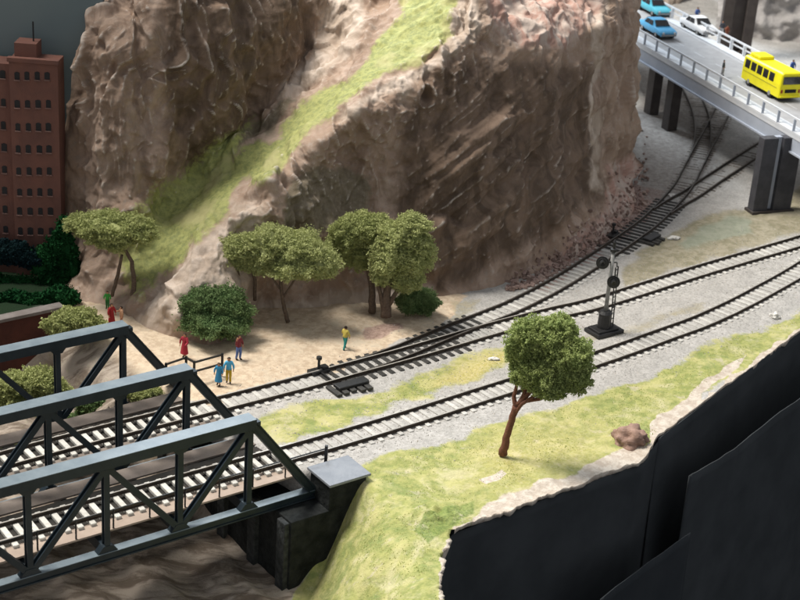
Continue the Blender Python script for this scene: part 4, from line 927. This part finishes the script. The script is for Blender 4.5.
def car(px, py, m_, label, flip=0, conv=False):
    p = g(px, py, 7.58); root = empty('parked_car', p, math.atan2(RD.y, RD.x)+flip*math.pi); root.scale = (1.18, 1.18, 1.18); tag(root, label, 'car', 'model cars on the road bridge')
    W = .95
    def sec(w_, zb, zm, zt_): return [(-w_*.9, zb), (w_*.9, zb), (w_, zb+.2), (w_, zm), (w_*.93, zt_), (-w_*.93, zt_), (-w_, zm), (-w_, zb+.2)]
    mb = MB(); loft(mb, [(-2.35, sec(.78, .42, .62, .72)), (-2.25, sec(.9, .32, .7, .88)), (-1.5, sec(W, .3, .78, .98)), (-.2, sec(W, .3, .8, .98)), (.8, sec(W, .3, .78, .96)), (1.7, sec(.94, .3, .74, .86)), (2.2, sec(.88, .32, .66, .76)), (2.32, sec(.78, .4, .58, .66))])
    bdy = mb.build('body', m_, root, smooth=True, bevel=.04)
    def s2(w1, w2, z1, z2): return [(-w1, z1), (w1, z1), (w2, z2), (-w2, z2)]
    mb = MB(); loft(mb, [(-1.55, s2(.84, .80, .92, .98)), (-1.0, s2(.86, .68, .92, 1.42)), (-.5, s2(.87, .68, .92, 1.48)), (.25, s2(.87, .68, .92, 1.46)), (.95, s2(.84, .78, .9, .97))])
    mb.build('cabin', m_, root, bevel=.05)
    def quad(mb, vs): mb.add(vs, [(0, 1, 2, 3)])
    for (x0_, x1_, x2_, x3_) in ((-1.15, -.42, -.42, -.88), (-.32, .5, .28, -.32)):
        for s_ in (-1, 1):
            mb = MB(); a_ = [(x0_, s_*.868, .99), (x1_, s_*.868, .99), (x2_, s_*.72, 1.38), (x3_, s_*.72, 1.38)]; off = [(x, y+s_*.03, z) for x, y, z in a_]
            mb.add(a_+off, [(0,1,2,3),(7,6,5,4),(0,1,5,4),(1,2,6,5),(2,3,7,6),(3,0,4,7)]); mb.build('side_window', M['glassd'], root)
    for (xa_, za_, xb_, zb_) in ((.93, 1.0, .36, 1.42), (-1.48, 1.02, -1.08, 1.38)):
        sg_ = 1 if xa_ > 0 else -1; mb = MB(); a_ = [(xa_, -.72, za_), (xa_, .72, za_), (xb_, .60, zb_), (xb_, -.60, zb_)]; off = [(x+sg_*.05, y, z+.04) for x, y, z in a_]
        mb.add(a_+off, [(0,1,2,3),(7,6,5,4),(0,1,5,4),(1,2,6,5),(2,3,7,6),(3,0,4,7)]); mb.build('windscreen' if xa_ > 0 else 'rear_window', M['glassd'], root)
    mb = MB(); mb.box((2.3, 0, .46), (.16, 1.55, .16)); mb.build('bumper', M['hub'] if not conv else M['tyre'], root, bevel=.03)
    mb = MB(); mb.box((-2.33, 0, .5), (.16, 1.55, .16)); mb.build('bumper', M['hub'] if not conv else M['tyre'], root, bevel=.03)
    for s_ in (-1, 1): mb = MB(); mb.tube([(2.26, s_*.6, .66), (2.36, s_*.6, .64)], .11, 10); mb.build('headlight', M['line'], root)
    mb = MB(); mb.box((0, 0, .34), (4.2, 1.75, .12)); mb.build('underside', M['tyre'], root)
    wheels(root, (-1.4, 1.4), .82, .36)
car(657, 34, paint('blue_car_paint', 92, 170, 215, .35), 'light blue model car closest to the near railing and the mountain')
car(653.5, 13, paint('turquoise_car_paint', 90, 185, 205, .35), 'turquoise model car in the far lane beside the mountain')
car(698, 32, paint('white_car_paint', 232, 234, 236, .35), 'white model car in the far lane behind the standing figures')
def bus(px, py):
    p = g(px, py, 7.58); root = empty('yellow_bus', p, math.atan2(RD.y, RD.x)); tag(root, 'bright yellow model bus seen from its back corner on the road bridge', 'bus')
    Y_ = paint('yellow_bus_paint', 232, 222, 30, .4)
    def s3(w_, zb, zt_): return [(-w_, zb), (w_, zb), (w_, zt_-1.15), (w_*.93, zt_-.15), (w_*.78, zt_), (-w_*.78, zt_), (-w_*.93, zt_-.15), (-w_, zt_-1.15)]
    mb = MB(); loft(mb, [(-3.9, s3(1.12, .6, 2.45)), (-3.7, s3(1.25, .42, 2.85)), (3.3, s3(1.25, .42, 2.95)), (3.45, s3(1.2, .45, 2.85))]); mb.build('body', Y_, root, bevel=.05)
    mb = MB(); mb.box((-2.4, 0, 3.05), (1.9, 1.7, .36)); mb.build('roof_hump', Y_, root, bevel=.12)
    for s_ in (-1, 1):
        for x in (-2.9, -1.75, -.6, .55, 1.7):
            mb = MB(); a_ = [(x-.45, s_*1.235, 1.72), (x+.45, s_*1.235, 1.72), (x+.45, s_*1.175, 2.55), (x-.45, s_*1.175, 2.55)]; off = [(q[0], q[1]+s_*.03, q[2]) for q in a_]
            mb.add(a_+off, [(0,1,2,3),(7,6,5,4),(0,1,5,4),(1,2,6,5),(2,3,7,6),(3,0,4,7)]); mb.build('side_window', M['glassd'], root)
        mb = MB(); mb.box((-.3, s_*1.26, 1.35), (6.4, .05, .08)); mb.build('trim_strip', mat('bus_trim', (.5,.46,.03), None, 1, .5), root)
    mb = MB(); mb.box((3.47, 0, 2.18), (.06, 1.95, .78)); mb.build('rear_window', M['glassd'], root, bevel=.02)
    mb = MB(); mb.box((3.47, 0, 1.12), (.06, 1.25, .34)); mb.build('rear_grille', M['tyre'], root)
    mb = MB(); mb.box((3.5, 0, .58), (.2, 2.3, .22)); mb.build('bumper', Y_, root, bevel=.04)
    mb = MB(); mb.box((-3.86, 0, 1.95), (.08, 1.9, .9)); mb.build('windscreen', M['glassd'], root)
    for s_ in (-1, 1): mb = MB(); mb.box((3.47, s_*.98, 1.1), (.05, .2, .34)); mb.build('tail_light', paint('tail_red', 150, 50, 20), root)
    mb = MB(); mb.box((0, 0, .45), (6.6, 2.2, .2)); mb.build('underside', M['tyre'], root)
    wheels(root, (-2.3, 1.7), 1.12, .48)
bus(770, 92)
# ------------------------------------------------------------------ people
def person(px, py, z, h, face, top, bottom, label, hair=(40, 28, 20), dress=False, armL=(.28, .1, .9), armR=(-.28, .1, .9), stride=.12, group=None):
    loc = g(px, py, z); root = empty('person', loc, face); tag(root, label, 'person', group)
    k = h/1.8; me = bpy.data.meshes.new('body'); b_ = bmesh.new(); sk = []
    J = {'pel': (0,0,.95,.135), 'wa': (0,0,1.12,.125), 'ch': (0,-.01,1.32,.155), 'nk': (0,0,1.50,.062), 'hd': (0,-.015,1.62,.098), 'ht': (0,0,1.73,.085),
         'hl': (.09,0,.90,.10), 'kl': (.10,-.02-stride*.4,.50,.070), 'al': (.10,stride*-.5+.03,.09,.048), 'tl': (.11,-stride*.5-.14,.04,.04),
         'hr': (-.09,0,.90,.10), 'kr': (-.10,stride*.25,.50,.070), 'ar': (-.10,stride*.7+.03,.09,.048), 'tr': (-.11,stride*.7-.13,.04,.04),
         'sl': (.17,0,1.42,.07), 'el': (.17+abs(armL[0])*.45,armL[1]*-.4,1.16,.052), 'wl': (armL[0],-armL[1],armL[2],.036), 'fl': (armL[0]*.95,-armL[1]-.07,armL[2]-.06,.036),
         'sr': (-.17,0,1.42,.07), 'er': (-.17-abs(armR[0])*.45,armR[1]*-.4,1.16,.052), 'wr': (armR[0],-armR[1],armR[2],.036), 'fr': (armR[0]*.95,-armR[1]-.07,armR[2]-.06,.036)}
    idx = {n_: b_.verts.new(Vector(v[:3])*k) for n_, v in J.items()}
    for a_, c_ in (('pel','wa'),('wa','ch'),('ch','nk'),('nk','hd'),('hd','ht'),('pel','hl'),('hl','kl'),('kl','al'),('al','tl'),('pel','hr'),('hr','kr'),('kr','ar'),('ar','tr'),('ch','sl'),('sl','el'),('el','wl'),('wl','fl'),('ch','sr'),('sr','er'),('er','wr'),('wr','fr')):
        b_.edges.new((idx[a_], idx[c_]))
    b_.to_mesh(me); b_.free()
    o = link('body', me, root); md = o.modifiers.new('skin', 'SKIN'); md.use_smooth_shade = True
    for i, (n_, v) in enumerate(J.items()): me.skin_vertices[0].data[i].radius = (v[3]*k*1.08, v[3]*k*.95)
    me.skin_vertices[0].data[0].use_root = True
    o.modifiers.new('sub', 'SUBSURF').levels = 2; o.modifiers['sub'].render_levels = 2
    dg_ = bpy.context.evaluated_depsgraph_get(); me2 = bpy.data.meshes.new_from_object(o.evaluated_get(dg_), depsgraph=dg_)
    o.modifiers.clear(); o.data = me2; me2.materials.clear(); me2.materials.append(M['skin']); me2.name = 'body'
    co_ = np.array([v.co[:] for v in me2.vertices]); no = np.array([v.normal[:] for v in me2.vertices])
    def shell(name, test, m_, d_):
        fs = [p_.vertices[:] for p_ in me2.polygons if test(p_.center/k)]
        if not fs: return
        used = sorted({i for f in fs for i in f}); mp = {v: i for i, v in enumerate(used)}
        mb = MB(); mb.v = [tuple(co_[i]+no[i]*d_) for i in used]; mb.f = [tuple(mp[i] for i in f) for f in fs]; mb.m = [0]*len(fs)
        mb.build(name, m_, root, smooth=True)
    hair_m = clothmat('hair%d' % hair[0], hair)
    shell('hair', lambda c: c.z > 1.60 and (c.y > -.03 or c.z > 1.70) and abs(c.x) < .14, hair_m, .022)
    tm = clothmat('%d_%d_%d' % top, top); bm_ = clothmat('%d_%d_%d' % bottom, bottom)
    shell('shirt', lambda c: .93 < c.z < 1.50 and not (abs(c.x) > .24 and c.z < 1.02), tm, .018)
    if dress:
        mb = MB(); n = 16; prof = [(1.06,.145),(.9,.18),(.65,.22),(.42,.25),(.34,.26)]
        vs = [((r_*1.05*math.cos(2*math.pi*q/n)*(1+.05*math.sin(q*5)))*k, (r_*.85*math.sin(2*math.pi*q/n)-.01)*k, zz*k) for zz, r_ in prof for q in range(n)]
        mb.add(vs, [(i*n+q, i*n+(q+1) % n, (i+1)*n+(q+1) % n, (i+1)*n+q) for i in range(len(prof)-1) for q in range(n)]); mb.build('skirt', bm_, root, smooth=True)
    else: shell('trousers', lambda c: .12 < c.z <= .97 and abs(c.x) < .24, bm_, .018)
    shell('shoe', lambda c: c.z <= .12, clothmat('shoe', (45, 35, 30)), .012)
    return root
PG = 'model people on the sand plaza'
person(344.5, 349.5, -.1, 1.95, 2.6, (205,190,95), (40,140,135), 'person in yellow top and teal trousers walking alone near the tracks', stride=.35, armL=(.3,.25,1.0), group=PG)
person(228.5, 383, -.1, 2.05, .1, (95,185,225), (200,170,50), 'person in light blue shirt and yellow trousers by the black railing', group=PG)
person(218.5, 385.5, -.1, 1.8, -.2, (60,145,190), (60,140,185), 'person in blue dress by the black railing', dress=True, group=PG)
person(238.5, 360, -.1, 2.05, 1.0, (120,45,55), (85,110,165), 'person in maroon shirt and blue jeans with a raised arm, right of the dark bush', armR=(-.42,.2,1.75), group=PG)
person(184.5, 358, -.1, 2.0, -.4, (165,50,65), (165,45,60), 'person in crimson dress standing alone on the sand left of the dark bush', dress=True, armL=(.25,.25,1.1), group=PG)
person(111.5, 327.5, -.1, 2.0, .9, (150,35,40), (140,30,35), 'person in dark red dress facing a smaller companion beside the farthest truss', dress=True, group=PG)
person(121.5, 326, -.1, 1.65, -1.0, (180,140,110), (165,120,95), 'person in pale tan clothes facing the one in dark red', armR=(-.4,.2,1.2), group=PG)
person(107.5, 309, .4, 1.5, 0, (60,150,60), (40,110,55), 'person in bright green clothes behind the one in dark red', group=PG)
RG = 'model people on the road bridge'
person(722, 76, 7.75, 1.75, 1.2, (60,65,70), (150,150,155), 'dark-clothed person with pale trousers by the near railing of the road bridge', group=RG)
person(696, 22, 7.75, 1.8, .4, (80,110,170), (70,90,140), 'person in blue by the far railing behind the white car', group=RG)
person(721, 36, 7.75, 1.8, 0, (70,75,85), (200,205,210), 'person in dark coat by the far railing right of the white car', group=RG)
person(726, 38, 7.75, 1.5, .5, (150,85,65), (150,90,70), 'person in brown-red clothes beside the dark coat at the far railing', group=RG)
person(791, 76, 7.75, 1.8, .4, (70,100,165), (85,115,170), 'person in blue clothes by the far railing beyond the yellow bus', group=RG)
# ------------------------------------------------------------------ loose rocks
def rock(px, py, r_, m_, label, name='rock', z=0, sq=(1, .8, .7), seed=1, group=None):
    me = bpy.data.meshes.new(name); b_ = bmesh.new(); bmesh.ops.create_icosphere(b_, subdivisions=4, radius=1)
    for v in b_.verts:
        n_ = mnoise.fractal(v.co*1.4+Vector((seed*3.1, 0, 0)), 1, 2, 4); n2_ = mnoise.ridged_multi_fractal(v.co*1.1+Vector((seed, 5, 0)), 1, 2, 3, 1, 2)
        v.co *= r_*(.75+.5*n_+.22*n2_+.10*mnoise.ridged_multi_fractal(v.co*3+Vector((seed, 1, 0)), 1, 2, 3, 1, 2)); v.co = Vector((v.co.x*sq[0], v.co.y*sq[1], v.co.z*sq[2]))
    b_.to_mesh(me); b_.free(); me.materials.append(m_)
    for p_ in me.polygons: p_.use_smooth = True
    o = link(name, me); o.location = g(px, py, z); tag(o, label, 'rock', group)
wst = mat('white_stone', (.72,.71,.67), (.60,.58,.54), 3, .8, .4, 4)
lump = mat('brown_plaster', (.34,.22,.17), (.24,.155,.12), .8, .8, .7, 3)
rock(632, 439, 1.05, lump, 'crumpled brown plaster lump at the corner of the front edge', seed=2, sq=(1, .9, .75))
rock(775, 316, .36, wst, 'small white stone on the grass near the right front edge', seed=4)
rock(494, 359, .22, wst, 'white stone on the yellow grass left of the round tree crown', seed=5, sq=(1.6,.8,.6))
rock(674, 238, .28, wst, 'flat white stone beside the teal-tinted patch', seed=6, sq=(1.8, .9, .5))
rock(672, 196, .3, wst, 'pale stone at the fork of the branch track', seed=8, sq=(1, 1, .6))
rr = random.Random(5); rub = MB(); bpy.context.view_layer.update()
for k in range(700):
    x = 505+rr.random()*143; yb = np.interp(x, [505,530,560,600,640,650], [285,281,266,241,206,196])
    y = yb+6-abs(rr.gauss(0, 1))*(6+20*(x-505)/140); s_ = rr.uniform(.05, .26)
    d = ray(x, y).normalized(); hit, p, nrm, _ = MTN.ray_cast(Vector((0, 0, H)), d); pg = g(x, y)
    if not hit or (pg-Vector((0, 0, H))).length < (p-Vector((0, 0, H))).length: p = pg
    cube = [(-1,-1,-1),(1,-1,-1),(1,1,-1),(-1,1,-1),(-1,-1,1),(1,-1,1),(1,1,1),(-1,1,1)]; q_ = Matrix.Rotation(rr.uniform(0, 3), 3, 'Z') @ Matrix.Rotation(rr.uniform(-.6, .6), 3, 'X')
    vs = [p+q_ @ Vector((c[0]*s_*rr.uniform(.3, 1), c[1]*s_*rr.uniform(.3, 1), c[2]*s_*rr.uniform(.2, .8))) for c in cube]
    rub.add(vs, [(0,3,2,1),(4,5,6,7),(0,1,5,4),(1,2,6,5),(2,3,7,6),(3,0,4,7)], rr.choice((0, 0, 1, 2)))
tag(rub.build('rubble', [mat('rubble_pink', (.40,.29,.25), (.30,.21,.18), 1.5, .9, .3), mat('rubble_dark', (.17,.115,.095), (.24,.17,.14), 1.5, .9, .3), mat('rubble_pale', (.40,.31,.26), (.34,.25,.21), 1.5, .9, .3)]), kind='stuff', label='pinkish brown rubble strewn along the foot of the rock', cat='rubble')
# ------------------------------------------------------------------ black fascia and drape
def drape(name, pts, z0, z1, label, m_, amp=.25, seed=0, inset=0.):
    P_ = []; 
    for i in range(len(pts)-1):
        a_, b_ = Vector((*pts[i], 0)), Vector((*pts[i+1], 0)); n = max(2, int((b_-a_).length/.4))
        for k in range(n): P_.append(a_.lerp(b_, k/n))
    P_.append(Vector((*pts[-1], 0))); nr = 40; V = []
    for r_ in range(nr):
        f_ = r_/(nr-1)
        for i, p in enumerate(P_):
            d = (P_[min(i+1, len(P_)-1)]-P_[max(i-1, 0)]).normalized(); nx = Vector((d.y, -d.x, 0))
            a_ = amp*f_*(mnoise.noise(Vector((i*.06+seed, f_*1.2, seed)))*2+.5*math.sin(i*.21+seed+f_))
            zz_ = (mnoise.noise(Vector((i*.05, seed*2.3, 1)))*.5+mnoise.noise(Vector((i*.3, seed*2.3, 4)))*.12)*(1-f_)*(1 if z0 < -1 else 0)
            V.append(p+nx*(a_+f_*.35-inset)+Vector((0, 0, z0+zz_+(z1-z0)*f_)))
    me = npmesh(name, [tuple(v) for v in V], gridfaces(nr, len(P_)), m_); o = link(name, me)
    s_ = o.modifiers.new('thick', 'SOLIDIFY'); s_.thickness = .07; tag(o, label, 'cloth'); return o
cn = (17.9, 91.6)
drape('black_cloth', [(2.7, 60), (2.7, 71), (2.9, 75.0), (4.1, 78.45), (9.5, 82.9), (16.4, 88.5), (17.3, 90.4), (17.95, 91.7)], -.5, -30, 'flat black fascia cloth under the torn front edge left of the corner', M['fabric2'], .3, 1)
drape('black_cloth', [cn, (31.4, 111.), (60, 150.4), (80, 178)], -.25, -30, 'black cloth hanging under the front edge right of the corner', M['fabric2'], .3, 2)
c0, c1_, c2_ = g(689, 474, -2.6), g(800, 401, -2.6), g(900, 336, -2.6)
drape('black_drape', [(c0.x, c0.y), (c1_.x, c1_.y), (c2_.x, c2_.y)], -2.6, -34, 'loose black drape with a straight hem line at lower right', M['fabric2'], .9, 5)
dl = g(632, 640, -9)
drape('black_drape', [(g(600, 600, -6).x, g(600, 600, -6).y), (g(690, 533, -6).x, g(690, 533, -6).y)], -6, -34, 'dark folded drape between the fascia and the loose drape at the bottom', M['fabric'], .4, 8)
fl = MB(); fl.box((30, 60, -34.5), (900, 700, .4)); tag(fl.build('floor', M['fabric']), kind='structure')
